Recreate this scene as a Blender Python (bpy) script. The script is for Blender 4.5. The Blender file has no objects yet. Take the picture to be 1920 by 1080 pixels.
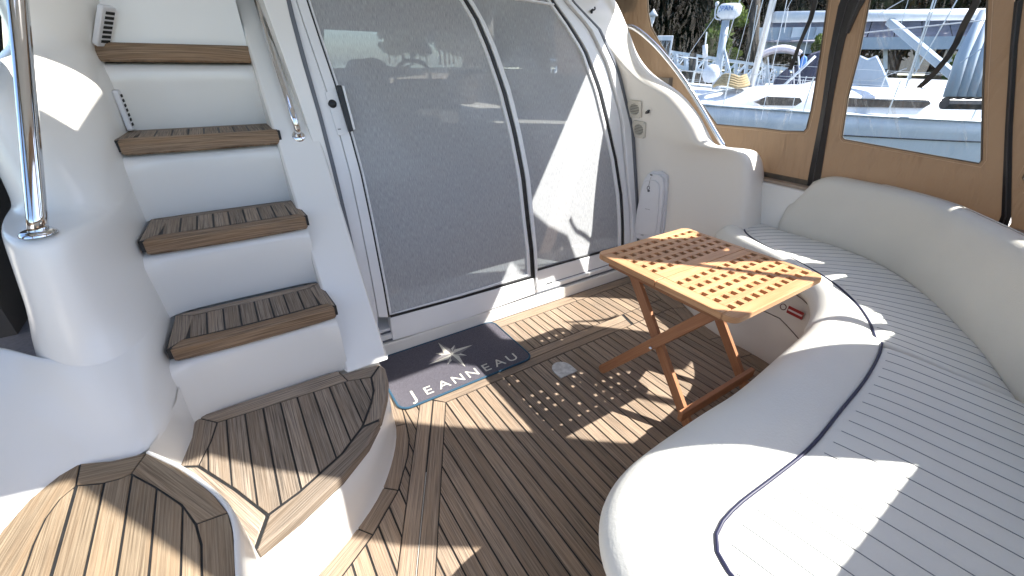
import bpy, bmesh, math, random
from mathutils import Vector, Matrix, noise
from mathutils.geometry import tessellate_polygon
random.seed(7)
S = bpy.context.scene
COL = S.collection
# ------------------------------------------------------------------ camera, world, sun, exposure
FPX = 792.62
RW = ((0.83672506, -0.2491718, 0.48765212),
      (-0.54750633, -0.39903004, 0.73553507),
      (0.01131325, -0.88243325, -0.47030157))
CAM = Vector((0, 0, 1.3))
cd = bpy.data.cameras.new('camera'); cam = bpy.data.objects.new('camera', cd); COL.objects.link(cam)
cd.sensor_width = 36; cd.lens = FPX / 1920 * 36; cd.clip_start = 0.02; cd.clip_end = 2000
M = Matrix(((RW[0][0], -RW[0][1], -RW[0][2], CAM[0]), (RW[1][0], -RW[1][1], -RW[1][2], CAM[1]),
            (RW[2][0], -RW[2][1], -RW[2][2], CAM[2]), (0, 0, 0, 1)))
cam.matrix_world = M
S.camera = cam
SUN = Vector((.435, -.348, .61)).normalized()
w = bpy.data.worlds.new('World'); S.world = w; w.use_nodes = True
nt = w.node_tree; bg = nt.nodes['Background']
sk = nt.nodes.new('ShaderNodeTexSky'); sk.sky_type = 'NISHITA'; sk.sun_disc = False
sk.sun_elevation = math.asin(SUN.z); sk.sun_rotation = math.atan2(SUN.x, SUN.y)
nt.links.new(sk.outputs[0], bg.inputs[0]); bg.inputs[1].default_value = 0.115
sl = bpy.data.lights.new('sun', 'SUN'); sl.energy = 4.2; sl.angle = math.radians(0.53); sl.color = (1, .95, .87)
so = bpy.data.objects.new('sun', sl); COL.objects.link(so)
so.rotation_euler = (-SUN).to_track_quat('-Z', 'Y').to_euler()
S.view_settings.view_transform = 'Standard'; S.view_settings.look = 'None'
S.view_settings.gamma = 1; S.view_settings.use_curve_mapping = False
S.view_settings.exposure = 1.82
try:
    S.cycles.max_bounces = 10; S.cycles.transparent_max_bounces = 24; S.cycles.diffuse_bounces = 6
except Exception: pass

# ------------------------------------------------------------------ helpers
def ray(u, v):
    x, y = (u - 960) / FPX, (v - 540) / FPX
    return Vector([r[0] * x + r[1] * y + r[2] for r in RW])
def onz(u, v, z=0.):
    d = ray(u, v); return CAM + d * ((z - CAM.z) / d.z)
def onpl(u, v, p, n):
    d = ray(u, v); n = Vector(n); return CAM + d * (n.dot(Vector(p) - CAM) / n.dot(d))
def atd(u, v, D):
    d = ray(u, v); return CAM + d * (D / math.hypot(d.x, d.y))

def mat(name, col=(.8, .8, .8), rough=.5, metal=0., spec=.5, **k):
    m = bpy.data.materials.new(name); m.use_nodes = True
    b = m.node_tree.nodes['Principled BSDF']
    b.inputs['Base Color'].default_value = (*col, 1); b.inputs['Roughness'].default_value = rough
    b.inputs['Metallic'].default_value = metal; b.inputs['Specular IOR Level'].default_value = spec
    for a, v in k.items(): b.inputs[a].default_value = v
    return m
def N(m, t, **k):
    n = m.node_tree.nodes.new(t)
    for a, v in k.items():
        if a in n.inputs.keys(): n.inputs[a].default_value = v
        else: setattr(n, a, v)
    return n
def lk(m, a, b): m.node_tree.links.new(a, b)
def mottled(name, c1, c2, scale=3., rough=.5, bump=0., bscale=60., metal=0., spec=.5, coord='Object', detail=4., stretch=None, r2=None):
    m = mat(name, c1, rough, metal, spec); b = m.node_tree.nodes['Principled BSDF']
    tc = N(m, 'ShaderNodeTexCoord'); src = tc.outputs[coord]
    if stretch:
        mp = N(m, 'ShaderNodeMapping'); mp.inputs['Scale'].default_value = stretch; lk(m, src, mp.inputs[0]); src = mp.outputs[0]
    nz = N(m, 'ShaderNodeTexNoise', Scale=scale, Detail=detail); lk(m, src, nz.inputs['Vector'])
    cr = N(m, 'ShaderNodeValToRGB'); cr.color_ramp.elements[0].color = (*c1, 1); cr.color_ramp.elements[1].color = (*c2, 1)
    cr.color_ramp.elements[0].position = .35; cr.color_ramp.elements[1].position = .65
    lk(m, nz.outputs['Fac'], cr.inputs[0]); lk(m, cr.outputs[0], b.inputs['Base Color'])
    if r2 is not None:
        mr = N(m, 'ShaderNodeMapRange'); mr.inputs[3].default_value = rough; mr.inputs[4].default_value = r2
        lk(m, nz.outputs['Fac'], mr.inputs[0]); lk(m, mr.outputs[0], b.inputs['Roughness'])
    if bump:
        n2 = N(m, 'ShaderNodeTexNoise', Scale=bscale, Detail=3.); lk(m, src, n2.inputs['Vector'])
        bp = N(m, 'ShaderNodeBump', Strength=bump, Distance=.002); lk(m, n2.outputs['Fac'], bp.inputs['Height']); lk(m, bp.outputs[0], b.inputs['Normal'])
    return m
def teak(name, a, b_, c, rough=.75, lines=1.0, vary=.25):
    """wood: UV.x runs along the grain in metres"""
    m = mat(name, a, rough, 0, .25); bs = m.node_tree.nodes['Principled BSDF']
    uv = N(m, 'ShaderNodeUVMap'); oi = N(m, 'ShaderNodeObjectInfo')
    ad = N(m, 'ShaderNodeVectorMath', operation='ADD')
    cm = N(m, 'ShaderNodeCombineXYZ'); mu = N(m, 'ShaderNodeMath', operation='MULTIPLY'); mu.inputs[1].default_value = 37.
    lk(m, oi.outputs['Random'], mu.inputs[0]); lk(m, mu.outputs[0], cm.inputs[0]); lk(m, mu.outputs[0], cm.inputs[1])
    lk(m, uv.outputs[0], ad.inputs[0]); lk(m, cm.outputs[0], ad.inputs[1])
    mp = N(m, 'ShaderNodeMapping'); mp.inputs['Scale'].default_value = (5, 270, 1); lk(m, ad.outputs[0], mp.inputs[0])
    g = N(m, 'ShaderNodeTexNoise', Scale=1., Detail=5., Roughness=.65); lk(m, mp.outputs[0], g.inputs['Vector'])
    mp2 = N(m, 'ShaderNodeMapping'); mp2.inputs['Scale'].default_value = (3, 30, 1); lk(m, ad.outputs[0], mp2.inputs[0])
    g2 = N(m, 'ShaderNodeTexNoise', Scale=1., Detail=4., Distortion=1.2); lk(m, mp2.outputs[0], g2.inputs['Vector'])
    cr = N(m, 'ShaderNodeValToRGB'); e = cr.color_ramp.elements
    e[0].position = .36; e[0].color = (*a, 1); e[1].position = .62; e[1].color = (*b_, 1)
    lk(m, g.outputs['Fac'], cr.inputs[0])
    mx = N(m, 'ShaderNodeMix', data_type='RGBA'); mx.inputs[7].default_value = (*c, 1)
    mr = N(m, 'ShaderNodeMapRange'); mr.inputs[1].default_value = .4; mr.inputs[2].default_value = .7; mr.inputs[4].default_value = .6
    lk(m, g2.outputs['Fac'], mr.inputs[0]); lk(m, mr.outputs[0], mx.inputs[0]); lk(m, cr.outputs[0], mx.inputs[6])
    hs = N(m, 'ShaderNodeHueSaturation'); v = N(m, 'ShaderNodeMapRange'); v.inputs[3].default_value = 1 - vary; v.inputs[4].default_value = 1 + vary
    lk(m, oi.outputs['Random'], v.inputs[0]); lk(m, v.outputs[0], hs.inputs['Value']); lk(m, mx.outputs[2], hs.inputs['Color'])
    lk(m, hs.outputs[0], bs.inputs['Base Color'])
    bp = N(m, 'ShaderNodeBump', Strength=.55 * lines, Distance=.0015); lk(m, g.outputs['Fac'], bp.inputs['Height']); lk(m, bp.outputs[0], bs.inputs['Normal'])
    return m
def tag(o, label=None, cat=None, group=None, kind=None):
    if label: o['label'] = label
    if cat: o['category'] = cat
    if group: o['group'] = group
    if kind: o['kind'] = kind
    return o
def empty(name, loc=(0, 0, 0), label=None, cat=None, group=None, kind=None, rz=0.):
    o = bpy.data.objects.new(name, None); COL.objects.link(o); o.location = loc; o.rotation_euler.z = rz
    o.empty_display_size = .1
    return tag(o, label, cat, group, kind)
def link(name, me, m=None, parent=None, smooth=False, sub=0, bev=0., bseg=2, keepworld=True):
    o = bpy.data.objects.new(name, me); COL.objects.link(o)
    if m and not me.materials: me.materials.append(m)
    if parent:
        o.parent = parent
        if keepworld:
            o.matrix_parent_inverse = pw(parent).inverted()
    if smooth:
        me.polygons.foreach_set('use_smooth', [True] * len(me.polygons)); me.update()
    if bev:
        b = o.modifiers.new('bevel', 'BEVEL'); b.width = bev; b.segments = bseg; b.limit_method = 'ANGLE'; b.angle_limit = .6
    if sub:
        s = o.modifiers.new('sub', 'SUBSURF'); s.levels = sub; s.render_levels = sub
    return o
def pw(o):
    m = Matrix.Translation(o.location) @ o.rotation_euler.to_matrix().to_4x4()
    return pw(o.parent) @ o.matrix_parent_inverse @ m if o.parent else m
def mesh(verts, faces, name='mesh'):
    me = bpy.data.meshes.new(name); me.from_pydata([tuple(v) for v in verts], [], faces); me.validate(); me.update(); return me
class MB:
    """collects shapes into one mesh"""
    def __init__(s): s.v = []; s.f = []
    def add(s, v, f):
        o = len(s.v); s.v += [Vector(x) for x in v]; s.f += [tuple(i + o for i in q) for q in f]; return s
    def box(s, c, d, R=None):
        c = Vector(c); pts = []
        for x in (-.5, .5):
            for y in (-.5, .5):
                for z in (-.5, .5):
                    p = Vector((x * d[0], y * d[1], z * d[2])); pts.append(c + (R @ p if R else p))
        return s.add(pts, [(0, 1, 3, 2), (4, 6, 7, 5), (0, 4, 5, 1), (2, 3, 7, 6), (0, 2, 6, 4), (1, 5, 7, 3)])
    def bar(s, a, b, wd, th, up=(0, 0, 1)):
        a, b = Vector(a), Vector(b); d = (b - a); L = d.length; d.normalize()
        sd = d.cross(Vector(up))
        if sd.length < 1e-4: sd = d.cross(Vector((1, 0, 0)))
        sd.normalize(); u = sd.cross(d)
        R = Matrix((sd, d, u)).transposed()
        return s.box((a + b) / 2, (wd, L, th), R)
    def tube(s, pts, r, n=8, caps=True):
        pts = [Vector(p) for p in pts]; rs = r if isinstance(r, (list, tuple)) else [r] * len(pts)
        ref = None; rings = []; vs = []
        for i, p in enumerate(pts):
            t = (pts[min(i + 1, len(pts) - 1)] - pts[max(i - 1, 0)]).normalized()
            if ref is None: ref = t.orthogonal().normalized()
            ref = (ref - t * ref.dot(t)).normalized(); q = t.cross(ref)
            for k in range(n):
                a = 2 * math.pi * k / n; vs.append(p + (ref * math.cos(a) + q * math.sin(a)) * rs[i])
        fs = []
        for i in range(len(pts) - 1):
            for k in range(n):
                fs.append((i * n + k, i * n + (k + 1) % n, (i + 1) * n + (k + 1) % n, (i + 1) * n + k))
        if caps:
            fs.append(tuple(range(n))[::-1]); fs.append(tuple((len(pts) - 1) * n + k for k in range(n)))
        return s.add(vs, fs)
    def lathe(s, prof, base, n=20, axis=(0, 0, 1)):
        ax = Vector(axis).normalized(); a = ax.orthogonal().normalized(); b = ax.cross(a); base = Vector(base)
        vs = []
        for (r, h) in prof:
            for k in range(n):
                t = 2 * math.pi * k / n; vs.append(base + ax * h + (a * math.cos(t) + b * math.sin(t)) * max(r, 1e-5))
        fs = [(i * n + k, i * n + (k + 1) % n, (i + 1) * n + (k + 1) % n, (i + 1) * n + k) for i in range(len(prof) - 1) for k in range(n)]
        return s.add(vs, fs)
    def build(s, name, m=None, parent=None, **k):
        return link(name, mesh(s.v, s.f, name), m, parent, **k)
def grid(rows, name, m, parent=None, closed=False, **k):
    vs = [p for r in rows for p in r]; n = len(rows[0]); fs = []
    for i in range(len(rows) - 1):
        for j in range(n if closed else n - 1):
            fs.append((i * n + j, i * n + (j + 1) % n, (i + 1) * n + (j + 1) % n, (i + 1) * n + j))
    return link(name, mesh(vs, fs, name), m, parent, **k)
def inset(poly, d):
    """shrink a simple 2D polygon"""
    n = len(poly); A = sum(poly[i][0] * poly[(i + 1) % n][1] - poly[(i + 1) % n][0] * poly[i][1] for i in range(n))
    if A < 0: poly = poly[::-1]
    out = []
    for i in range(n):
        p0, p1, p2 = (Vector(poly[(i - 1) % n][:2]), Vector(poly[i][:2]), Vector(poly[(i + 1) % n][:2]))
        d1 = (p1 - p0); d2 = (p2 - p1)
        if d1.length < 1e-6 or d2.length < 1e-6: out.append(p1); continue
        d1.normalize(); d2.normalize(); n1 = Vector((-d1.y, d1.x)); n2 = Vector((-d2.y, d2.x))
        b = n1 + n2
        if b.length < 1e-3: out.append(p1 + n1 * d); continue
        b.normalize(); c = max(b.dot(n1), .35); out.append(p1 + b * (d / c))
    return [(p.x, p.y) for p in out]
def clip(poly, a, b, c):
    """keep a*x+b*y<=c"""
    out = []
    for i in range(len(poly)):
        p, q = poly[i], poly[(i + 1) % len(poly)]; fp = a * p[0] + b * p[1] - c; fq = a * q[0] + b * q[1] - c
        if fp <= 0: out.append(p)
        if fp * fq < 0:
            t = fp / (fp - fq); out.append((p[0] + (q[0] - p[0]) * t, p[1] + (q[1] - p[1]) * t))
    return out
def area(p): return abs(sum(p[i][0] * p[(i + 1) % len(p)][1] - p[(i + 1) % len(p)][0] * p[i][1] for i in range(len(p)))) / 2
def clean(p, e=.004):
    out = []
    for q in p:
        if not out or (abs(q[0] - out[-1][0]) + abs(q[1] - out[-1][1])) > e: out.append(q)
    if len(out) > 2 and abs(out[0][0] - out[-1][0]) + abs(out[0][1] - out[-1][1]) < e: out.pop()
    return out
def slab(poly, z0, z1, name, m, parent=None, grain=(0, 1), bev=0., holes=(), **k):
    """extruded polygon with UV along the grain"""
    loops = [[(x, y) for x, y in poly]] + [list(h) for h in holes]
    n = sum(len(l) for l in loops); tris = tessellate_polygon([[Vector((x, y, 0)) for x, y in l] for l in loops])
    vs = [(x, y, z0) for l in loops for x, y in l] + [(x, y, z1) for l in loops for x, y in l]
    if holes or len(poly) > 40: fs = [tuple(t) for t in tris] + [tuple(i + n for i in t[::-1]) for t in tris]
    else: fs = [tuple(range(n)), tuple(range(n, 2 * n))[::-1]]
    o = 0
    for l in loops:
        L = len(l)
        for i in range(L):
            a, b = o + i, o + (i + 1) % L; fs.append((a, b, b + n, a + n))
        o += L
    me = mesh(vs, fs, name)
    bm = bmesh.new(); bm.from_mesh(me); bmesh.ops.recalc_face_normals(bm, faces=bm.faces); bm.to_mesh(me); bm.free()
    uvl = me.uv_layers.new(name='UVMap'); g = Vector(grain).normalized(); h = Vector((-g.y, g.x))
    for lp in me.loops:
        v = me.vertices[lp.vertex_index].co; uvl.data[lp.index].uv = (v.x * g.x + v.y * g.y, v.x * h.x + v.y * h.y + v.z)
    return link(name, me, m, parent, bev=bev, bseg=1, **k)
def smoothpath(pts, n=8, closed=False):
    P = [Vector(p) for p in pts]; out = []
    for i in range(len(P) - 1):
        p0 = P[i - 1] if i > 0 else P[0] * 2 - P[1]; p1 = P[i]; p2 = P[i + 1]; p3 = P[i + 2] if i + 2 < len(P) else P[-1] * 2 - P[-2]
        for k in range(n):
            t = k / n; out.append(.5 * ((2 * p1) + (p2 - p0) * t + (2 * p0 - 5 * p1 + 4 * p2 - p3) * t * t + (3 * p1 - p0 - 3 * p2 + p3) * t ** 3))
    out.append(P[-1]); return out
def resample(pts, n):
    P = [Vector(p) for p in pts]; L = [0.]
    for a, b in zip(P, P[1:]): L.append(L[-1] + (b - a).length)
    out = []; j = 0
    for i in range(n):
        s = L[-1] * i / (n - 1)
        while j < len(P) - 2 and L[j + 1] < s: j += 1
        t = (s - L[j]) / max(L[j + 1] - L[j], 1e-9); out.append(P[j].lerp(P[j + 1], min(max(t, 0), 1)))
    return out
def text(s, name, m, size, Mx, parent, ext=.0005, sx=1., font_shear=0.):
    c = bpy.data.curves.new('t', 'FONT'); c.body = s; c.size = size; c.extrude = ext; c.shear = font_shear; c.align_x = 'CENTER'; c.align_y = 'CENTER'
    o = bpy.data.objects.new('t', c); COL.objects.link(o)
    dg = bpy.context.evaluated_depsgraph_get(); me = bpy.data.meshes.new_from_object(o.evaluated_get(dg))
    bpy.data.objects.remove(o); me.transform(Matrix.Diagonal((sx, 1, 1, 1))); me.transform(Mx); me.materials.clear()
    return link(name, me, m, parent)
def frame(origin, xa, za):
    x = Vector(xa).normalized(); z = Vector(za).normalized(); y = z.cross(x).normalized(); x = y.cross(z)
    R = Matrix((x, y, z)).transposed().to_4x4(); R.translation = Vector(origin); return R

def raygrid(rows, u, v, o=None, d=None):
    o = o or CAM; d = d or ray(u, v); best = None
    for i in range(len(rows) - 1):
        for j in range(len(rows[0]) - 1):
            q = [Vector(rows[i][j]), Vector(rows[i][j + 1]), Vector(rows[i + 1][j + 1]), Vector(rows[i + 1][j])]
            for a, b, c in ((q[0], q[1], q[2]), (q[0], q[2], q[3])):
                e1, e2 = b - a, c - a; h = d.cross(e2); det = e1.dot(h)
                if abs(det) < 1e-12: continue
                s = o - a; uu = s.dot(h) / det
                if uu < -1e-4 or uu > 1.0001: continue
                k = s.cross(e1); vv = d.dot(k) / det
                if vv < -1e-4 or uu + vv > 1.0001: continue
                t = e2.dot(k) / det
                if t > 0 and (best is None or t < best[0]):
                    n = e1.cross(e2).normalized(); best = (t, n if n.dot(d) < 0 else -n)
    return (o + d * best[0], best[1]) if best else None

# ------------------------------------------------------------------ materials
GEL = mottled('gelcoat', (.83, .81, .765), (.815, .795, .75), 1.4, .22, .04, 7., spec=.5, detail=1.)
GELW = mottled('gelcoat_wing', (.79, .75, .68), (.775, .735, .67), 1.6, .34, .05, 14., detail=1.)
ROOFM = mottled('roof_lining', (.78, .78, .77), (.74, .74, .73), 3., .6)
FRAME = mottled('painted_aluminium', (.80, .80, .80), (.77, .77, .77), 5., .32, .02, 40.)
VINYL = mottled('cushion_vinyl', (.765, .75, .69), (.74, .725, .67), 5., .47, .35, 160., spec=.35, r2=.58)
VINYL2 = mottled('backrest_vinyl', (.68, .65, .58), (.655, .63, .565), 5., .5, .5, 220., spec=.35, r2=.6)
PIPING = mat('navy_piping', (.012, .014, .05), .45)
TEAK = teak('weathered_teak', (.11, .088, .07), (.36, .29, .225), (.26, .19, .13), .75, 1.5, .2)
TEAKD = teak('deck_teak', (.13, .10, .076), (.36, .27, .195), (.31, .215, .14), .75, 1.3, .15)
TEAKN = teak('oiled_nosing_teak', (.11, .07, .042), (.33, .23, .15), (.25, .15, .08), .6, 1.1, .12)
TEAKSUN = teak('sunlit_step_teak', (.14, .10, .065), (.32, .245, .165), (.28, .19, .115), .7, 1., .18)  # warmer teak tone stands for the sun falling on the side step
TABLE = teak('oiled_table_teak', (.50, .265, .125), (.60, .35, .185), (.42, .19, .08), .42, .3, .13)
TABLEDK = teak('red_table_teak', (.32, .145, .07), (.40, .195, .10), (.27, .11, .055), .5, .3, .12)
CAULK = mottled('black_caulk', (.012, .012, .013), (.02, .02, .02), 30., .6)
STEEL = mat('polished_steel', (.72, .72, .73), .07, 1.)
BLACK = mat('black_rubber', (.012, .012, .014), .4)
GREYR = mat('grey_rubber', (.13, .14, .16), .5)
PLASTW = mottled('white_plastic', (.74, .74, .76), (.70, .70, .72), 6., .35)
PLASTV = mat('vent_plastic', (.60, .56, .48), .45)
DARKIN = mat('dark_recess', (.02, .02, .02), .9)
def fabric(name, c1, c2, sc=900., bump=.6):
    m = mottled(name, c1, c2, 4., .85, 0, spec=.2); b = m.node_tree.nodes['Principled BSDF']
    tc = N(m, 'ShaderNodeTexCoord'); n1 = N(m, 'ShaderNodeTexNoise', Scale=sc, Detail=2.); lk(m, tc.outputs['Object'], n1.inputs['Vector'])
    mp = N(m, 'ShaderNodeMapping'); mp.inputs['Scale'].default_value = (1, 5, 1.6); lk(m, tc.outputs['Object'], mp.inputs[0])
    n2 = N(m, 'ShaderNodeTexNoise', Scale=2.2, Detail=3., Distortion=.6); lk(m, mp.outputs[0], n2.inputs['Vector'])
    b1 = N(m, 'ShaderNodeBump', Strength=bump * .4, Distance=.0006); b2 = N(m, 'ShaderNodeBump', Strength=.8, Distance=.05)
    lk(m, n1.outputs['Fac'], b1.inputs['Height']); lk(m, n2.outputs['Fac'], b2.inputs['Height']); lk(m, b2.outputs[0], b1.inputs['Normal']); lk(m, b1.outputs[0], b.inputs['Normal'])
    b.inputs['Subsurface Weight'].default_value = 0
    return m
def translucent(m, fac, col):
    nt_ = m.node_tree; out = [n for n in nt_.nodes if n.type == 'OUTPUT_MATERIAL'][0]; b = nt_.nodes['Principled BSDF']
    tr = N(m, 'ShaderNodeBsdfTranslucent'); tr.inputs[0].default_value = (*col, 1)
    mx = N(m, 'ShaderNodeMixShader'); mx.inputs[0].default_value = fac
    lk(m, b.outputs[0], mx.inputs[1]); lk(m, tr.outputs[0], mx.inputs[2]); lk(m, mx.outputs[0], out.inputs[0]); return m
CANVAS = translucent(fabric('tan_canvas', (.36, .28, .205), (.325, .25, .18)), .34, (.42, .325, .24))
CANVDK = mottled('brown_canvas_hem', (.14, .115, .085), (.11, .09, .07), 20., .9)
def clear(name, refl, rough, tint=(1, 1, 1), bump=0., bs=4., dist=.02):
    m = bpy.data.materials.new(name); m.use_nodes = True; nt_ = m.node_tree; nt_.nodes.remove(nt_.nodes['Principled BSDF'])
    out = [n for n in nt_.nodes if n.type == 'OUTPUT_MATERIAL'][0]
    t = N(m, 'ShaderNodeBsdfTransparent'); t.inputs[0].default_value = (*tint, 1); g = N(m, 'ShaderNodeBsdfGlossy'); g.inputs['Roughness'].default_value = rough
    ge = N(m, 'ShaderNodeNewGeometry'); dt = N(m, 'ShaderNodeVectorMath', operation='DOT_PRODUCT'); lk(m, ge.outputs['Incoming'], dt.inputs[0]); lk(m, ge.outputs['Normal'], dt.inputs[1])
    ab = N(m, 'ShaderNodeMath', operation='ABSOLUTE'); lk(m, dt.outputs['Value'], ab.inputs[0])
    iv = N(m, 'ShaderNodeMath', operation='SUBTRACT'); iv.inputs[0].default_value = 1.; lk(m, ab.outputs[0], iv.inputs[1])
    pw5 = N(m, 'ShaderNodeMath', operation='POWER'); pw5.inputs[1].default_value = 5.; lk(m, iv.outputs[0], pw5.inputs[0])
    mu = N(m, 'ShaderNodeMath', operation='MULTIPLY_ADD'); mu.inputs[1].default_value = refl * .96; mu.inputs[2].default_value = refl * .06; lk(m, pw5.outputs[0], mu.inputs[0])
    mx = N(m, 'ShaderNodeMixShader'); lk(m, mu.outputs[0], mx.inputs[0]); lk(m, t.outputs[0], mx.inputs[1]); lk(m, g.outputs[0], mx.inputs[2]); lk(m, mx.outputs[0], out.inputs[0])
    if bump:
        tc = N(m, 'ShaderNodeTexCoord'); mp = N(m, 'ShaderNodeMapping'); mp.inputs['Scale'].default_value = (1, 3, 1); lk(m, tc.outputs['Object'], mp.inputs[0])
        nz = N(m, 'ShaderNodeTexNoise', Scale=bs, Detail=2., Distortion=1.5); lk(m, mp.outputs[0], nz.inputs['Vector'])
        b = N(m, 'ShaderNodeBump', Strength=bump, Distance=dist); lk(m, nz.outputs['Fac'], b.inputs['Height']); lk(m, b.outputs[0], g.inputs['Normal'])
    return m
CLEARV = clear('clear_vinyl', .75, .10, (.94, .965, .99), 1., 3.5, .05)
GLASS = clear('door_glass', .8, .0, (.88, .92, .93))
# privacy mesh: woven screen, part open
SCREEN = bpy.data.materials.new('privacy_mesh'); SCREEN.use_nodes = True
def _screen():
    m = SCREEN; b = m.node_tree.nodes['Principled BSDF']; out = [n for n in m.node_tree.nodes if n.type == 'OUTPUT_MATERIAL'][0]
    uv = N(m, 'ShaderNodeTexCoord'); mp = N(m, 'ShaderNodeMapping'); mp.inputs['Scale'].default_value = (900, 1, 40); lk(m, uv.outputs['Object'], mp.inputs[0])
    nz = N(m, 'ShaderNodeTexNoise', Scale=1., Detail=2., Roughness=.6); lk(m, mp.outputs[0], nz.inputs['Vector'])
    cr = N(m, 'ShaderNodeValToRGB'); e = cr.color_ramp.elements; e[0].position = .30; e[0].color = (.42, .43, .44, 1); e[1].position = .70; e[1].color = (.70, .71, .72, 1)
    lk(m, nz.outputs['Fac'], cr.inputs[0]); lk(m, cr.outputs[0], b.inputs['Base Color']); b.inputs['Roughness'].default_value = .7; b.inputs['Specular IOR Level'].default_value = .3
    t = N(m, 'ShaderNodeBsdfTransparent'); mx = N(m, 'ShaderNodeMixShader'); mr = N(m, 'ShaderNodeMapRange')
    mr.inputs[1].default_value = .3; mr.inputs[2].default_value = .7; mr.inputs[3].default_value = .56; mr.inputs[4].default_value = .66
    lk(m, nz.outputs['Fac'], mr.inputs[0]); lk(m, mr.outputs[0], mx.inputs[0]); lk(m, t.outputs[0], mx.inputs[1]); lk(m, b.outputs[0], mx.inputs[2]); lk(m, mx.outputs[0], out.inputs[0])
_screen()

# ================================================================== SETTING
WZ = -1.0
def water():
    m = mat('water', (.012, .03, .028), .06, 0, .5); b = m.node_tree.nodes['Principled BSDF']
    tc = N(m, 'ShaderNodeTexCoord'); nz = N(m, 'ShaderNodeTexNoise', Scale=2.5, Detail=4.); lk(m, tc.outputs['Object'], nz.inputs['Vector'])
    bp = N(m, 'ShaderNodeBump', Strength=.5, Distance=.04); lk(m, nz.outputs['Fac'], bp.inputs['Height']); lk(m, bp.outputs[0], b.inputs['Normal'])
    tag(grid([[(-300, -300, WZ), (300, -300, WZ)], [(-300, 300, WZ), (300, 300, WZ)]], 'water', m), kind='structure')
water()

# ------------------------------------------------------------------ cockpit floor with teak planks
floor = empty('cockpit_floor', (1, .8, 0), kind='structure')
slab([(-.9, -1.2), (2.95, -1.2), (2.95, 1.755), (-.9, 1.755)], -.06, -.0035, 'deck_base', CAULK, floor)
def Y(poly, n, z0=-.02, z1=0., par=floor, g=(0, 1), gap=.0024, m=TEAKD):
    p = clean(poly)
    if len(p) < 3 or area(p) < 2e-4: return
    p = clean(inset(p, gap), .001)
    if len(p) < 3: return
    return slab(p, z0 + random.uniform(0, .0006), z1 + random.uniform(-.0005, .0003), n, m, par, g, bev=.0007)
def planks(region, x0, pitch, par=floor, z0=-.02, z1=0., m=TEAKD, gap=.0032):
    xs = [p[0] for p in region]; k = math.floor((min(xs) - x0) / pitch)
    while x0 + k * pitch < max(xs):
        a, b = x0 + k * pitch, x0 + (k + 1) * pitch; k += 1
        p = clip(clip(region, -1, 0, -a), 1, 0, b)
        if len(p) > 2 and area(p) > 4e-4: Y(p, 'plank', z0, z1, par, gap=gap, m=m)
# margin boards along the door sill
for a, b in ((.345, 1.02), (1.02, 1.60), (1.60, 2.14)):
    Y([(a, 1.679), (b, 1.680), (b, 1.752), (a, 1.752)], 'margin_plank', g=(1, 0))
# hatch frame: two boards across, two boards on the diagonal
for a, b in ((1.306, 1.357), (1.357, 1.412)):
    t0, t1 = .528 - (a - 1.306) * .9, .528 - (b - 1.306) * .9
    Y([(t0, a), (1.68 + (a - 1.306) * .3, a), (1.68 + (b - 1.306) * .3, b), (t1, b)], 'hatch_plank', g=(1, 0))
dg = Vector((.465, .885)); dn = Vector((-.885, .465))
C0 = Vector((.528, 1.306))
def dline(o, t): return tuple(C0 + dn * o - dg * t)
def dtop(o):   # point where a diagonal line meets the mitre towards (.43,1.412)
    return o * 0 - o * .30
for a, b in ((0, .052), (.056, .108)):
    Y([dline(a, dtop(a)), dline(b, dtop(b)), dline(b, 1.75), dline(a, 1.75)], 'hatch_plank', g=tuple(dg), gap=.0012)
wl = [dline(.053, .35), dline(.055, .35), dline(.055, 1.7), dline(.053, 1.7)]
slab([tuple(p) for p in wl], -.004, -.0006, 'joint_strip', mat('pale_joint', (.5, .47, .42), .6), floor)
X0 = .5275; P = .0505
# right-hand margin round the sofa base
RB_in = [(2.10, 1.679), (2.09, 1.50), (2.03, 1.30), (1.95, 1.14), (1.925, .98), (1.925, .80), (1.90, .62), (1.80, .50), (1.62, .44), (1.30, .40), (.95, .38), (.60, .36), (.50, .30), (.46, .1), (.46, -.7)]
RB_out = [(2.20, 1.679), (2.19, 1.46), (2.11, 1.26), (2.035, 1.10), (2.01, .96), (2.01, .78), (1.98, .58), (1.86, .43), (1.64, .36), (1.30, .325), (.95, .30), (.66, .28), (.58, .22), (.54, .05), (.54, -.7)]
for i in range(0, len(RB_in) - 1):
    g = (Vector(RB_in[i + 1]) - Vector(RB_in[i]))
    Y([RB_in[i], RB_in[i + 1], RB_out[i + 1], RB_out[i]], 'margin_plank', g=tuple(g))
# forward field between sill margin and hatch frame
planks([(.44, 1.412), (2.06, 1.412), (2.09, 1.50), (2.10, 1.679), (.35, 1.679), (.35, 1.47)], X0, P)
# main field
main = [C0[:]] if False else None
reg = [tuple(C0), dline(0, 1.75)] + [(.46, -.24)] + [p for p in RB_in[::-1] if p[1] < 1.31 and p[1] > 0.0] + [(2.035, 1.306)]
planks(reg, X0, P)
planks([(1.695, 1.306), (2.035, 1.306), (2.06, 1.412), (1.725, 1.412)], X0, P)
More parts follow.
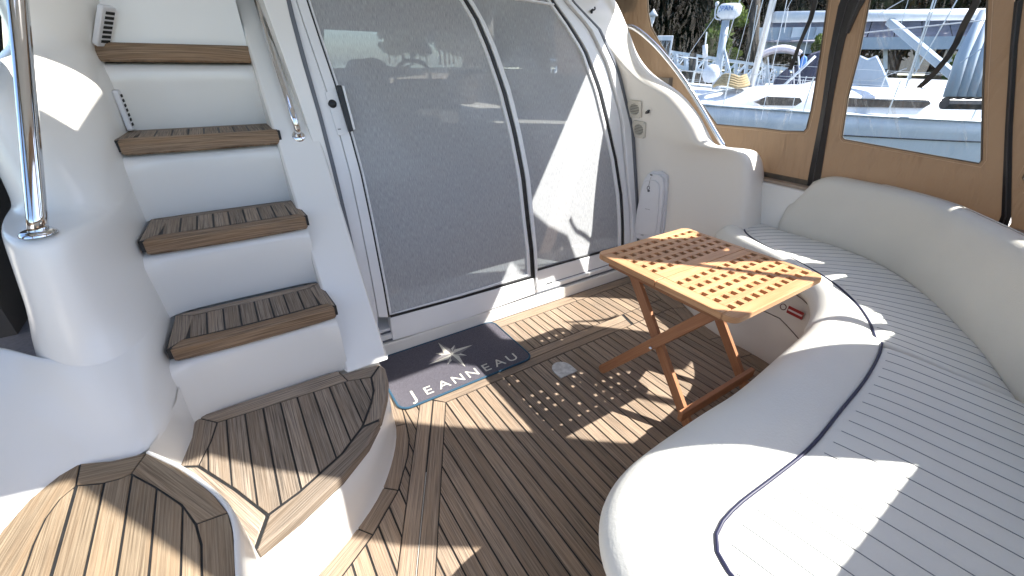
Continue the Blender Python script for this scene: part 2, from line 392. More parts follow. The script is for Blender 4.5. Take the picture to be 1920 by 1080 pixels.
# curved margin round the bottom step
SB_out = [(.335, 1.60), (.315, 1.42), (.291, 1.293), (.272, 1.22), (.242, 1.155), (.165, 1.045), (.051, .947), (-.074, .868), (-.23, .79), (-.26, .5), (-.26, -.7)]
SB_in = [(.385, 1.60), (.365, 1.41), (.340, 1.28), (.322, 1.20), (.288, 1.125), (.208, 1.005), (.088, .898), (-.045, .812), (-.17, .745), (-.195, .5), (-.195, -.7)]
for a, b in ((0, 2), (2, 5), (5, 6), (6, 8), (8, 10)):
    Y(SB_out[a:b + 1] + SB_in[a:b + 1][::-1], 'margin_plank', g=tuple(Vector(SB_in[b]) - Vector(SB_in[a])))
reg = [tuple(p) for p in SB_in[2:9]] + [(-.17, -.4)] + [dline(.108, 1.9), dline(.108, dtop(.108) + .03)]
reg = [(.365, 1.41)] + reg
def clip_left(r): # stay left of the diagonal boards
    c = Vector(dline(.108, 0)); nn = -dn; return clip(r, nn.x, nn.y, nn.dot(c))
reg2 = clip_left([(.45, 1.42), (.365, 1.41)] + [tuple(p) for p in SB_in[2:10]] + [(-.195, -.3), (.45, -.3)])
planks(reg2, X0 - .012, P)

# ------------------------------------------------------------------ sill and cabin bulkhead
sill = empty('door_sill', (1.2, 1.8, 0), 'white fibreglass door sill step between deck planks and sliding door', 'door sill')
MB().box((1.29, 1.93, .034), (2.02, .352, .074)).build('plinth', GEL, sill, bev=.004)
MB().box((1.29, 1.95, .081), (2.02, .368, .008)).build('groove', GREYR, sill)
MB().box((1.29, 1.95, .098), (2.02, .360, .026)).build('track', FRAME, sill, bev=.003)
MB().box((1.29, 1.96, .1155), (2.02, .350, .005)).build('track_groove', GREYR, sill)
MB().box((1.29, 1.965, .126), (2.02, .345, .016)).build('upper_track', FRAME, sill, bev=.002)
for x in (.52, .98, 1.46):
    MB().box((x, 1.7795, .1205), (.05, .004, .004)).build('drain_slot', BLACK, sill)

# door plane: y = 1.76 + .2 z
DP = (0, 1.76, 0); DN = Vector((0, -1, .2)).normalized()
def dpt(u, v, off=0.): return onpl(u, v, Vector(DP) + DN * off, DN)
def ribbon(A, B, off, th, name, m, parent, n=28, **k):
    a = resample([dpt(u, v) for u, v in A], n); b = resample([dpt(u, v) for u, v in B], n)
    vs = []
    for i in range(n): vs += [a[i] + DN * off, b[i] + DN * off, b[i] + DN * (off - th), a[i] + DN * (off - th)]
    fs = []
    for i in range(n - 1):
        for j in range(4): fs.append((4 * i + j, 4 * i + (j + 1) % 4, 4 * i + 4 + (j + 1) % 4, 4 * i + 4 + j))
    fs += [(0, 1, 2, 3), tuple(4 * (n - 1) + j for j in (3, 2, 1, 0))]
    me = mesh(vs, fs); bm = bmesh.new(); bm.from_mesh(me); bmesh.ops.recalc_face_normals(bm, faces=bm.faces); bm.to_mesh(me); bm.free()
    return link(name, me, m, parent, bev=.002, bseg=1, **k)
def shift(A, dx, dy=0): return [(u + dx, v + dy) for u, v in A]
RUB = [(528, -30), (540, 27), (563, 113), (594, 218), (618, 311), (645, 420), (669, 523), (689, 598), (703, 645)]
RUB2 = [(536, -30), (549, 27), (572, 113), (602, 218), (626, 311), (652, 420), (675, 523), (694, 598), (707, 643)]
SEAL = [(570, -30), (575, 0), (598, 70), (629, 161), (657, 253), (676, 323), (695, 412), (720, 540), (729, 593)]
MID = [(848, -30), (867, 0), (890, 39), (913, 93), (940, 171), (960, 249), (976, 330), (985, 412), (992, 470), (995, 521)]
MID2 = [(862, -30), (880, 0), (903, 39), (927, 93), (954, 171), (973, 249), (989, 330), (997, 412), (1003, 470), (1005, 548)]
RSEAL = [(1030, -8), (1040, 8), (1065, 43), (1096, 93), (1123, 167), (1139, 233), (1154, 299), (1164, 366), (1167, 420), (1167, 462)]
JMB = [(1044, -35), (1071, 4), (1123, 58), (1158, 136), (1185, 249), (1193, 389), (1195, 450), (1192, 505)]
door = empty('sliding_door', (1.2, 1.8, .13), 'curved white framed sliding door with grey privacy mesh panels', 'door')
def jo(p, q, f): return [(a[0] + (b[0] - a[0]) * f, a[1] + (b[1] - a[1]) * f) for a, b in zip(p, q)]
ribbon([(480, -30), (545, 150), (640, 430), (690, 645)], RUB, .030, .10, 'outer_jamb', GEL, door)
ribbon(RUB, RUB2, .026, .06, 'rubber_seal', GREYR, door)
st = empty('left_panel', (0.6, 1.8, .2)); st.parent = door; st.matrix_parent_inverse = pw(door).inverted()
st.name = 'door_panel'
ribbon(RUB2, shift(SEAL, -22), .016, .05, 'stile', FRAME, st)
ribbon(shift(SEAL, -21.2), shift(SEAL, -3), .020, .05, 'inner_stile', FRAME, st)
ribbon(shift(SEAL, -3), SEAL, .018, .03, 'gasket', BLACK, st)
ribbon([(729, 590), (860, 555), (995, 516)], [(731, 594), (861, 559), (996, 520)], .018, .03, 'gasket', BLACK, st)
ribbon([(729, 594.6), (860, 559.5), (997, 520.5)], [(735, 636), (866, 597), (1000, 549)], .020, .05, 'bottom_rail', FRAME, st)
ribbon(shift(MID, -7), shift(MID, -1), .012, .03, 'screen_frame', FRAME, st)
ribbon(shift(MID, -1), shift(MID, 5), .018, .03, 'gasket', BLACK, st)
ribbon(shift(MID, 5.3), MID2, .024, .06, 'meeting_stile', FRAME, st)
ribbon(shift(SEAL, .4), shift(SEAL, 5), .012, .03, 'screen_frame', FRAME, st)
ribbon([(732, 588), (860, 551.5), (990, 513)], [(733, 591), (861, 555), (991, 516.5)], .012, .03, 'screen_frame', FRAME, st)
st2 = empty('door_panel', (1.5, 1.8, .2)); st2.parent = door; st2.matrix_parent_inverse = pw(door).inverted()
ribbon(RSEAL, shift(RSEAL, 4), -.004, .03, 'gasket', BLACK, st2)
ribbon(shift(RSEAL, -5, 1), shift(RSEAL, -.3), -.008, .02, 'screen_frame', FRAME, st2)
ribbon([(1003, 507), (1090, 482), (1168, 461)], [(1003, 510), (1090, 485), (1168, 464)], -.004, .03, 'gasket', BLACK, st2)
ribbon([(1003, 510.5), (1090, 485.5), (1170, 464.5)], [(1004, 545), (1092, 521), (1172, 499)], -.003, .05, 'bottom_rail', FRAME, st2)
ribbon([(968, -8), (1010, 0), (1041, 6)], [(968, -2), (1010, 4), (1040, 9.5)], -.003, .03, 'top_rail', FRAME, st2)
ribbon(shift(RSEAL, 4.3), jo(RSEAL[:8], JMB, .62), .002, .05, 'stile', FRAME, st2)
ribbon(jo(RSEAL[:8], JMB, .66), jo(RSEAL[:8], JMB, .90), .020, .07, 'outer_jamb', FRAME, door)
ribbon(jo(RSEAL[:8], JMB, .90), JMB, .024, .06, 'rubber_seal', GREYR, door)
# header above the door
def poly3(pts, off, name, m, parent, dens=None):
    P3 = [dpt(u, v) + DN * off for u, v in pts]; t = tessellate_polygon([P3]); me = mesh(P3, [tuple(q) for q in t])
    return link(name, me, m, parent)
LP = SEAL + [(860, 556), (993, 518)] + shift(MID, -2)[::-1]
RP = shift(MID2, 1)[:-1] + [(1003, 509), (1090, 483), (1167, 462)] + RSEAL[::-1] + [(1010, 2), (968, -4)]
for pts, par, o1 in ((LP, st, .004), (RP, st2, -.018)):
    poly3(pts, o1, 'privacy_mesh', SCREEN, par)
    poly3(pts, o1 - .012, 'glass', GLASS, par)
# handle, lock
def dbox(A, off, th, name, m, parent, bev=.003):
    P3 = [dpt(u, v) for u, v in A]; vs = [p + DN * off for p in P3] + [p + DN * (off - th) for p in P3]; n = len(A)
    fs = [tuple(range(n)), tuple(range(n, 2 * n))[::-1]] + [(i, (i + 1) % n, (i + 1) % n + n, i + n) for i in range(n)]
    me = mesh(vs, fs); bm = bmesh.new(); bm.from_mesh(me); bmesh.ops.recalc_face_normals(bm, faces=bm.faces); bm.to_mesh(me); bm.free()
    return link(name, me, m, parent, bev=bev)
dbox([(607, 174), (628, 172), (652, 251), (632, 255)], .0225, .004, 'lock_plate', FRAME, door, .0015)
dbox([(627, 163), (636, 163), (660, 246), (651, 249)], .045, .03, 'door_handle', BLACK, door, .004)
dbox([(636.5, 164), (640.5, 164.5), (661.5, 244), (658, 246)], .050, .03, 'handle_trim', FRAME, door, .002)
c = dpt(621.5, 196) + DN * .019; MB().lathe([(0, .010), (.013, .010), (.016, .006), (.017, 0)], c, 20, DN).build('lock_cylinder', BLACK, door, smooth=True)
c = dpt(634, 243) + DN * .0225; MB().box(c, (.012, .003, .003)).build('lock_slot', BLACK, door)

# bulkhead above and around the door (head, ceiling side)
head = empty('cabin_bulkhead', (1.2, 2.2, 1.7), 'white cabin bulkhead over the sliding door', 'bulkhead')
MB().add([(-1.3, 2.02, 1.72), (2.35, 2.02, 1.72), (2.35, 2.16, 2.3), (-1.3, 2.16, 2.3), (-1.3, 2.12, 1.72), (2.35, 2.12, 1.72), (2.35, 2.26, 2.3), (-1.3, 2.26, 2.3)][0:0] or
         [(.34, 2.10, 1.68), (2.05, 2.10, 1.68), (2.05, 2.22, 2.3), (.34, 2.22, 2.3), (.34, 2.2, 1.68), (2.05, 2.2, 1.68), (2.05, 2.32, 2.3), (.34, 2.32, 2.3)],
         [(0, 1, 2, 3), (4, 7, 6, 5), (0, 4, 5, 1), (0, 3, 7, 4), (1, 5, 6, 2)]).build('head_panel', GEL, head)
# boxed panel left of the door, hidden side of the stair
MB().add([(.335, 1.80, 0), (.40, 1.80, 0), (.40, 2.16, 1.75), (.335, 2.16, 1.75), (.335, 1.86, 0), (.40, 1.86, 0), (.40, 2.22, 1.75), (.335, 2.22, 1.75)],
         [(0, 1, 2, 3), (4, 7, 6, 5), (0, 3, 7, 4), (1, 5, 6, 2)]).build('side_panel', GEL, head)

# ------------------------------------------------------------------ starboard wing moulding
wing = empty('bulkhead_wing', (2.3, 1.5, .4), 'cream moulded bulkhead wing curving down to the sofa, right of the door', 'bulkhead')
WN = Vector((.6, .2, 0)).normalized(); WP = Vector((2.2, 1.8, 0))
def wpt(u, v, off=0.): return onpl(u, v, WP - WN * off, WN)     # off>0 = towards the cockpit
J3 = [dpt(u, v) for u, v in JMB[::-1]]
J3 = [Vector((2.20, 1.775, 0))] + J3
Jr = resample(J3, 30)
In = [(1397, 560), (1396, 430), (1388, 300), (1372, 281), (1338, 279), (1302, 272), (1290, 240), (1270, 212), (1240, 175), (1212, 160), (1186, 132), (1166, 98), (1150, 58), (1158, 40), (1140, 10), (1110, -35)]
In3 = [wpt(u, v, .055) for u, v in In]
In3[0] = Vector((2.42, 1.12, 0)); In3[1] = Vector((2.385, 1.19, .46)); In3[2] = Vector((2.36, 1.26, .84)); In3[3] = Vector((2.32, 1.32, .895))
Ir = resample(smoothpath(In3, 4), 30)
rows = []
for i in range(30):
    a, b = Jr[i], Ir[i]; row = []
    for j in range(7):
        t = j / 6; p = a.lerp(b, t); row.append(p)
    rows.append(row)
# outer top edge, rounded over
Out = [(1500, 560), (1470, 430), (1440, 330), (1392, 281), (1366, 275), (1344, 275), (1330, 240), (1314, 212), (1278, 169), (1238, 147), (1216, 125), (1197, 100), (1183, 58), (1176, 44), (1160, 6), (1135, -35)]
O3 = []
for k, (u, v) in enumerate(Out):
    if k < 3: O3.append(None)
    else: O3.append(wpt(u, v))
O3[0] = Vector((2.62, 1.10, 0)); O3[1] = Vector((2.62, 1.20, .46)); O3[2] = Vector((2.62, 1.31, .83))
# push outer silhouette edge outboard along its own line of sight depth (real width of the moulding top)
for k in range(3, len(O3)):
    dd = (O3[k] - CAM).normalized(); O3[k] = O3[k] + dd * .012
Or = resample(smoothpath(O3, 4), 30)
for i in range(30):
    a, b = Ir[i], Or[i]
    m1 = a.lerp(b, .3) - WN * .006 + Vector((0, 0, .012)); m2 = a.lerp(b, .7) + Vector((0, 0, .006))
    rows[i] += [m1, m2, b, b + Vector((.06, .03, -.10)), b + Vector((.07, .05, -.5))]
WROWS = rows
grid(rows, 'moulding', GELW, wing, smooth=True, sub=2)
def wsurf(u, v):
    r_ = raygrid(WROWS, u, v); return r_ if r_ else (wpt(u, v), -WN)
# vents, hooks and life light case on the wing
def louvre(px, py, r, name='vent', label=None):
    c, zx = wsurf(px, py); c = c + zx * .006; F = frame(c, Vector((.316, -.949, 0)) * 1, zx)
    t = empty(name, (0, 0, 0), label, 'vent'); t.matrix_world = F; t.location = F.translation; t.rotation_euler = F.to_euler()
    pts = []
    for sx, sy, a0 in ((1, 1, 0), (-1, 1, 90), (-1, -1, 180), (1, -1, 270)):
        for k in range(5):
            a = math.radians(a0 + k * 22.5); pts.append((sx * (r * 1.0 - .012) + .012 * math.cos(a), sy * (r * 1.08 - .012) + .012 * math.sin(a)))
    hole = [(r * .72 * math.cos(a * math.pi / 12), r * .72 * math.sin(a * math.pi / 12)) for a in range(24)]
    o = slab(pts, -.004, .004, 'plate', PLASTV, t, holes=[hole[::-1]], keepworld=False)
    o = link('recess', mesh([(p[0] * 1.05, p[1] * 1.05, -.0045) for p in hole], [tuple(range(24))]), DARKIN, t, keepworld=False)
    for k in range(7):
        y = -r * .60 + k * r * .2; hw = math.sqrt(max((r * .72) ** 2 - y * y, 0)) * .99
        MB().box((0, y, .002), (2 * hw, r * .045, .006), Matrix.Rotation(.5, 3, 'X')).build('slat', PLASTV, t, keepworld=False)
    for sx in (-1, 1):
        for sy in (-1, 1):
            MB().lathe([(0, .0055), (.003, .0055), (.0035, .004)], (sx * r * .82, sy * r * .9, 0), 8).build('screw', STEEL, t, keepworld=False)
    return t
louvre(1191, 204, .047, label='upper round louvred vent on the cream wing, beside the small hook')
louvre(1199, 242, .047, label='lower round louvred vent on the cream wing, under the other vent')
def hook(c, n, label, s=1.):
    t = empty('hook', c, label, 'hook'); n = Vector(n).normalized(); c = Vector(c)
    side = Vector((0, 0, 1)).cross(n).normalized()
    MB().box(c + n * .003, (.012, .012, .02), Matrix((side, n, Vector((0, 0, 1)))).transposed()).build('base', BLACK, t, bev=.002)
    MB().tube(smoothpath([c + n * .004 - side * .012 * s, c + n * .018 - side * .006 * s + Vector((0, 0, -.004)), c + n * .02 + side * .008 * s, c + n * .014 + side * .012 * s + Vector((0, 0, .014))], 4), [.004] * 13, 8).build('arm', BLACK, t, smooth=True)
hook(wsurf(1216, 209)[0], wsurf(1216, 209)[1], 'small black hook on the wing right of the upper vent')
hook(wsurf(1109, 22)[0], wsurf(1109, 22)[1], 'small black hook near the top of the door jamb', .9)
def case():
    PX = [(1196, 448), (1193, 440), (1200, 392), (1209, 345), (1216, 326), (1226, 320), (1243, 320), (1253, 328), (1254, 345), (1250, 400), (1246, 436), (1243, 452)]
    wc, wn_ = wsurf(1222, 385); P3 = [onpl(u, v, wc, wn_) for u, v in PX]; WN2 = -wn_
    def wpt(u, v, off=0.): return onpl(u, v, wc - WN2 * off, WN2)
    t = empty('equipment_case', P3[0], 'white plastic equipment case with a padlock ring on the wing beside the door', 'case')
    def layer(sc, o0, o1, name, m=PLASTW, shiftv=Vector((0, 0, 0)), bev=.006):
        c = sum(P3, Vector()) / len(P3); pp = [c + (p - c) * sc + shiftv for p in P3]; n = len(pp)
        vs = [p - WN2 * o0 for p in pp] + [p - WN2 * o1 for p in pp]
        fs = [tuple(range(n)), tuple(range(n, 2 * n))[::-1]] + [(i, (i + 1) % n, (i + 1) % n + n, i + n) for i in range(n)]
        me = mesh(vs, fs); bm = bmesh.new(); bm.from_mesh(me); bmesh.ops.recalc_face_normals(bm, faces=bm.faces); bm.to_mesh(me); bm.free()
        return link(name, me, m, t, bev=bev, bseg=3, smooth=False)
    layer(1., -.01, .020, 'back_shell'); layer(.93, .018, .045, 'lid', shiftv=Vector((-.002, .006, -.002)))
    layer(.78, .044, .052, 'lid_panel', shiftv=Vector((-.004, .014, -.006)), bev=.004)
    a = wpt(1221, 331, .056); b = wpt(1216, 350, .058)
    MB().tube(smoothpath([a, a.lerp(b, .5) - WN2 * .003, b], 4), .0016, 6).build('chain', STEEL, t, smooth=True)
    ring = [b + Vector((0, 0, -.008)) + (Vector((.316, -.949, 0)) * math.cos(q) * .008 + Vector((0, 0, 1)) * math.sin(q) * .011) for q in [k * math.pi / 6 for k in range(13)]]
    MB().tube(ring, .0016, 6).build('key_ring', BLACK, t, smooth=True)
    MB().box(wpt(1216, 358, .057), (.012, .012, .008)).build('padlock', BLACK, t, bev=.002)
    MB().box(wpt(1221, 328, .055), (.008, .014, .006)).build('latch', BLACK, t, bev=.001)
    F = frame(wpt(1214, 392, .0536), Vector((.316, -.949, 0)), -WN2); text('~~', 'logo_print', mat('grey_print', (.25, .25, .25)), .03, F, t, .0002)
    F = frame(wpt(1204, 441, .046), Vector((.316, -.949, 0)), -WN2); text('IIIII', 'label_print', mat('grey_print2', (.2, .2, .22)), .018, F, t, .0002)
case()
# handrail on the wing
hr = empty('handrail', wpt(1360, 276), 'curved stainless handrail over the top of the cream wing', 'handrail')
pts = [wpt(u, v, .0) for u, v in ((1171, 50), (1188, 52), (1215, 72), (1245, 103), (1283, 152), (1313, 200), (1338, 243), (1358, 276))]
pts = [p + (p - CAM).normalized() * .02 + Vector((0, 0, .0)) for p in pts]
MB().tube(resample(smoothpath(pts, 6), 40), .0125, 12).build('tube', STEEL, hr, smooth=True)
MB().lathe([(0, .008), (.022, .008), (.026, .0)], pts[-1] + Vector((0, 0, -.012)), 20).build('flange', STEEL, hr, smooth=True)
MB().lathe([(0, .010), (.018, .008), (.022, .0)], pts[0] - Vector((.012, .0, 0)), 20, (.8, -.4, .2)).build('flange', STEEL, hr, smooth=True)
# cream hull return above the wing (overhang corner)
ov = [(1093, -30), (1100, -5), (1120, 8), (1140, 10), (1157, 0), (1165, -30)]
# ------------------------------------------------------------------ coaming under the enclosure
coam = empty('starboard_coaming', (2.7, .5, .4), 'white coaming between the wing and the sofa back', 'coaming')
MB().add([(2.575, 1.9, 0), (2.575, -1.0, 0), (2.575, -1.0, .70), (2.575, 1.9, .70), (3.1, 1.9, .70), (3.1, -1.0, .70), (3.1, -1., 0), (3.1, 1.9, 0)],
         [(0, 1, 2, 3), (3, 2, 5, 4), (4, 5, 6, 7)]).build('inner_wall', GEL, coam, bev=.012)
MB().box((2.655, .4, .708), (.10, 3.0, .016)).build('cap_rail', mottled('tan_cap', (.42, .33, .25), (.36, .28, .21), 20., .7), coam, bev=.004)
hull = empty('aft_coaming', (.6, -.6, .4), 'white aft coaming behind the sofa', 'coaming')
MB().box((.5, -.72, .35), (4.4, .36, 1.3)).build('wall', GEL, hull, bev=.02)

# ------------------------------------------------------------------ flybridge staircase
stair = empty('flybridge_stairs', (0, 1.5, 0), 'white moulded staircase with teak treads climbing to the flybridge', 'stairs')
XL, XR = -.30, .178
TZ = [.25, .52, .79, 1.06, 1.347]; TY = [1.43, 1.435, 1.675, 1.93, 2.17]
# risers: profile loft
prof = []
for i in range(1, 5):
    y = TY[i] + .022; zb = TZ[i - 1]; zt = TZ[i] - .042
    yb = (TY[i] + .055 if i > 1 else 1.445)
    yb = y + .03 if i > 1 else 1.447
    prof += [(yb + .0, zb - .01), (yb - .004, zb + .03), (y + .006, zt - .04), (y, zt), (TY[i] + .01, TZ[i] - .043), (TY[i] + .30, TZ[i] - .044)]
for i in range(1, 5):
    y1 = TY[i] + .02; y0 = 1.447 if i == 1 else TY[i] + .035
    zb = TZ[i - 1] - .01; zt = TZ[i] - (.047 if i < 4 else .055)
    rows = []
    nX = 17
    for (yy, zz) in ((y0, zb), (y0 - .002, zb + .012), (y0 - .006, zb + .05), ((y0 + y1) / 2, (zb + zt) / 2), (y1, zt - .03), (y1 + .002, zt), (y1 + .35, zt + .001)):
        row = []
        for k in range(nX):
            t = k / (nX - 1); x = XL - .03 + (XR + .012 - XL + .03) * t
            fil = math.exp(-((t) * 14)) * .06 + math.exp(-((1 - t) * 22)) * .02
            row.append((x, yy - fil * (0 if zz > zt - .001 else 1) + .012 * (t - .5) ** 2 * 0, zz))
        rows.append(row)
    grid(rows, 'riser', GEL, stair, smooth=True, sub=1)
rows = [[(XL - .03, 2.20, 1.30), (XR, 2.20, 1.30)], [(XL - .03, 2.23, 1.9), (XR, 2.23, 1.9)], [(XL - .03, 2.24, 2.6), (XR, 2.24, 2.6)]]
grid(rows, 'upper_riser', GEL, stair)
# treads
def tread(y0, y1, z, xl=XL, xr=.196, bow=.012, nin=9):
    tr = empty('tread', ((xl + xr) / 2, y0, z)); tr.parent = stair; tr.matrix_parent_inverse = pw(stair).inverted()
    fx = [xl + (xr - xl) * k / 8 for k in range(9)]
    F = [(x, y0 + .006 - bow * (1 - ((k - 4) / 4) ** 2)) for k, x in enumerate(fx)]
    wd = .047
    slab([(x + (-.002 if k == 0 else .002 if k == 8 else 0), y + .006) for k, (x, y) in enumerate(F)] + [(xr - .012, y1 + .003), (xl + .018, y1 + .003)], z - .040, z - .0025, 'caulk_bed', CAULK, tr)
    bx = [p for p in F] + [(xr - .045, F[8][1] + wd), (xl + .050, F[0][1] + wd)]
    bp = F + [(F[8 - k][0] * .90 + .005, F[8 - k][1] + wd) for k in range(9)]
    slab(inset(bp, .002), z - (.052 if z < 1.2 else .060), z, 'nosing', TEAKN, tr, (1, 0), bev=.007)
    slab(inset([(xl + .016, y1), (xl + .07, y1 - .035), (xl + .05, F[0][1] + wd), (xl + .001, F[0][1] + .004)], .002), z - .02, z, 'end_board', TEAK, tr, (0, 1), bev=.001)
    slab(inset([(xr - .012, y1), (xr - .055, y1 - .035), (xr - .045, F[8][1] + wd), (xr - .001, F[8][1] + .004)], .002), z - .02, z, 'end_board', TEAK, tr, (0, 1), bev=.001)
    slab(inset([(xl + .018, y1), (xr - .012, y1), (xr - .055, y1 - .035), (xl + .07, y1 - .035)], .002), z - .02, z, 'back_board', TEAK, tr, (1, 0), bev=.001)
    a, b = xl + .058, xr - .050
    for k in range(nin):
        x0, x1 = a + (b - a) * k / nin, a + (b - a) * (k + 1) / nin
        yf = y0 + wd + .006 - bow * (1 - (((x0 + x1) / 2 - (xl + xr) / 2) / ((xr - xl) / 2)) ** 2)
        slab(inset([(x0, yf), (x1, yf), (x1, y1 - .035), (x0, y1 - .035)], .0028), z - .02, z + random.uniform(-.0006, .0003), 'plank', TEAK, tr, (0, 1), bev=.0008)
tread(TY[1], TY[1] + .235, TZ[1], nin=8)
tread(TY[2], TY[2] + .25, TZ[2], nin=8)
tread(TY[3], TY[3] + .25, TZ[3], nin=8)
tread(TY[4], TY[4] + .25, TZ[4], nin=8)

# stringer between the stairs and the door
def sy(z): return 1.225 + .7 * z
vs = []
for z in (.252, .6, 1.0, 1.4, 2.0):
    for (x, dy) in ((XR, .45), (XR, .02), (XR + .006, 0.), (XR + .155, 0.), (XR + .163, .02), (XR + .163, .45)):
        vs.append((x, sy(z) + dy, z))
fs = [(i * 6 + j, i * 6 + j + 1, i * 6 + 7 + j, i * 6 + 6 + j) for i in range(4) for j in range(5)] + [(0, 1, 2, 3, 4, 5), tuple(24 + k for k in (5, 4, 3, 2, 1, 0))]
link('stringer', mesh(vs, fs), GEL, stair, bev=.004)
# bottom step ------------------------------------------------------
BO = [(-.300, 1.435), (.152, 1.433), (.166, 1.402), (.302, 1.388), (.312, 1.352), (.300, 1.285), (.269, 1.205), (.212, 1.10), (.147, 1.020), (.048, .942), (-.075, .878), (-.183, .836), (-.200, .872), (-.345, 1.235)]
BI = {'bl': (-.243, 1.372), 'n1': (.165, 1.350), 'n2': (.168, 1.345), 'br': (.248, 1.328)}
BIc = [(.248, 1.328), (.233, 1.25), (.205, 1.19), (.149, 1.099), (.067, 1.025), (-.065, .955), (-.143, .928), (-.294, 1.205)]
ts = empty('bottom_tread', (0, 1.2, .25)); ts.parent = stair; ts.matrix_parent_inverse = pw(stair).inverted(); ts.name = 'tread'
TZ0 = .25
slab(inset(BO, .006), TZ0 - .035, TZ0 - .003, 'caulk_bed', CAULK, ts)
def bd(p, n='border_board', g=(1, 0), m=TEAK, b=.0012): return slab(clean(inset(p, .0022), .001), TZ0 - .03, TZ0 + random.uniform(-.0004, .0004), n, m, ts, g, bev=b)
bd([BO[0], BO[1], (.170, 1.352), BI['bl']])
bd([BO[1], BO[2], BO[3], BIc[0], (.170, 1.352)])
def nose(p, g): return slab(clean(inset(p, .0018), .001), TZ0 - .042, TZ0, 'nosing', TEAK, ts, g, bev=.006)
nose([BO[3], BO[4], BO[5], BO[6], BO[7], BIc[3], BIc[2], BIc[1], BIc[0]], (.3, 1))
nose([BO[7], BO[8], BO[9], BO[10], BO[11], BIc[6], BIc[5], BIc[4], BIc[3]], (1, .55))
nose([BO[11], BO[12], BO[13], BIc[7], (-.21, 1.06), BIc[6]], (-.45, 1))
bd([BO[13], BO[0], BI['bl'], (-.262, 1.29), BIc[7]], g=(.1, 1))
inner = [BI['bl'], (.170, 1.352), BIc[0]] + BIc[1:7] + [(-.21, 1.06), BIc[7], (-.262, 1.29)]
def inpl(region, x0, pitch, par, z, m=TEAK):
    xs = [p[0] for p in region]; k = math.floor((min(xs) - x0) / pitch)
    while x0 + k * pitch < max(xs):
        a, b = x0 + k * pitch, x0 + (k + 1) * pitch; k += 1
        p = clean(clip(clip(region, -1, 0, -a), 1, 0, b))
        if len(p) > 2 and area(p) > 3e-4:
            p = clean(inset(p, .0028), .001)
            if len(p) > 2: slab(p, z - .02, z + random.uniform(-.0006, .0003), 'plank', m, par, (0, 1), bev=.0008)
inpl(inner, -.217, .0535, ts, TZ0)
# body of bottom step: side wall to the floor
SB = [(.335, 1.76), (.330, 1.60), (.315, 1.42), (.297, 1.29), (.262, 1.195), (.206, 1.10), (.143, 1.02), (.046, .942), (-.074, .875), (-.175, .828), (-.22, .80), (-.235, .6), (-.235, -.6)]
rows = []
Sr = resample(smoothpath([(x, y, 0) for x, y in SB], 4), 60)
for z, o in ((-.02, .012), (.0, .004), (.03, .0), (.12, -.001), (.19, -.003), (.208, -.010)):
    row = []
    for i, p in enumerate(Sr):
        t = (Sr[min(i + 1, 59)] - Sr[max(i - 1, 0)]).normalized(); nn = Vector((-t.y, t.x, 0)); row.append((p.x + nn.x * o, p.y + nn.y * o, z))
    rows.append(row)
grid(rows, 'step_side', GEL, stair, smooth=True)
slab([(x, y) for x, y in [(.33, 1.76), (.325, 1.60), (.31, 1.42), (.292, 1.29), (.257, 1.197), (.20, 1.105), (.138, 1.028), (.043, .951), (-.072, .886), (-.17, .845), (-.23, .82), (-.6, .82), (-.6, 1.76)]], .19, .210, 'step_top', GEL, stair)

# ------------------------------------------------------------------ port side step + moulding
port = empty('side_deck_step', (-.4, .8, .4), 'teak topped side step with curved border boards, bottom left', 'step')
PZ = .40
PO = [(-.64, .2), (-.625, .95), (-.606, 1.06), (-.578, 1.13), (-.536, 1.18), (-.5, 1.2), (-.434, 1.168), (-.391, 1.158), (-.364, 1.152), (-.287, 1.042), (-.223, .921), (-.196, .848), (-.189, .786), (-.191, .686), (-.197, .2)]
PI = [(-.545, .2), (-.542, .88), (-.541, .985), (-.535, 1.05), (-.52, 1.095), (-.496, 1.122), (-.446, 1.097), (-.41, 1.09), (-.39, 1.093), (-.339, 1.018), (-.285, .929), (-.257, .855), (-.247, .795), (-.247, .70), (-.25, .2)]
slab(inset(PO, .001), PZ - .03, PZ - .003, 'caulk_bed', CAULK, port)
for a, b in ((0, 1), (1, 5), (5, 8), (8, 11), (11, 14)):
    p = PO[a:b + 1] + PI[a:b + 1][::-1]
    slab(clean(inset(p, .002), .001), PZ - .025, PZ + random.uniform(-.0004, .0004), 'border_board', TEAKSUN, port, tuple(Vector(PI[b]) - Vector(PI[a])), bev=.0012)
xs = PI
k = 0; x0 = -.5465
region = PI
while x0 + k * .053 < -.245:
    a, b = x0 + k * .053, x0 + (k + 1) * .053; k += 1
    p = clean(clip(clip(region, -1, 0, -a), 1, 0, b))
    if len(p) > 2 and area(p) > 3e-4: slab(clean(inset(p, .0028), .001), PZ - .02, PZ + random.uniform(-.0006, .0003), 'plank', TEAKSUN, port, (0, 1), bev=.0008)
rim = resample(smoothpath([(x, y, 0) for x, y in PO[8:]], 5), 50)
rows = []
for z, o in ((-.02, .03), (.10, .022), (.25, .016), (.36, .012), (.392, .010), (.401, .006), (.402, .0), (.392, -.003)):
    row = []
    for i, p in enumerate(rim):
        t = (rim[min(i + 1, 49)] - rim[max(i - 1, 0)]).normalized(); nn = Vector((-t.y, t.x, 0))
        row.append((p.x + nn.x * o, p.y + nn.y * o, z))
    rows.append(row)
grid(rows, 'step_side', GEL, port, smooth=True)
mold = empty('port_moulding', (-.45, 1.5, .4), 'tall white moulded column with ledge, left of the stairs', 'moulding')
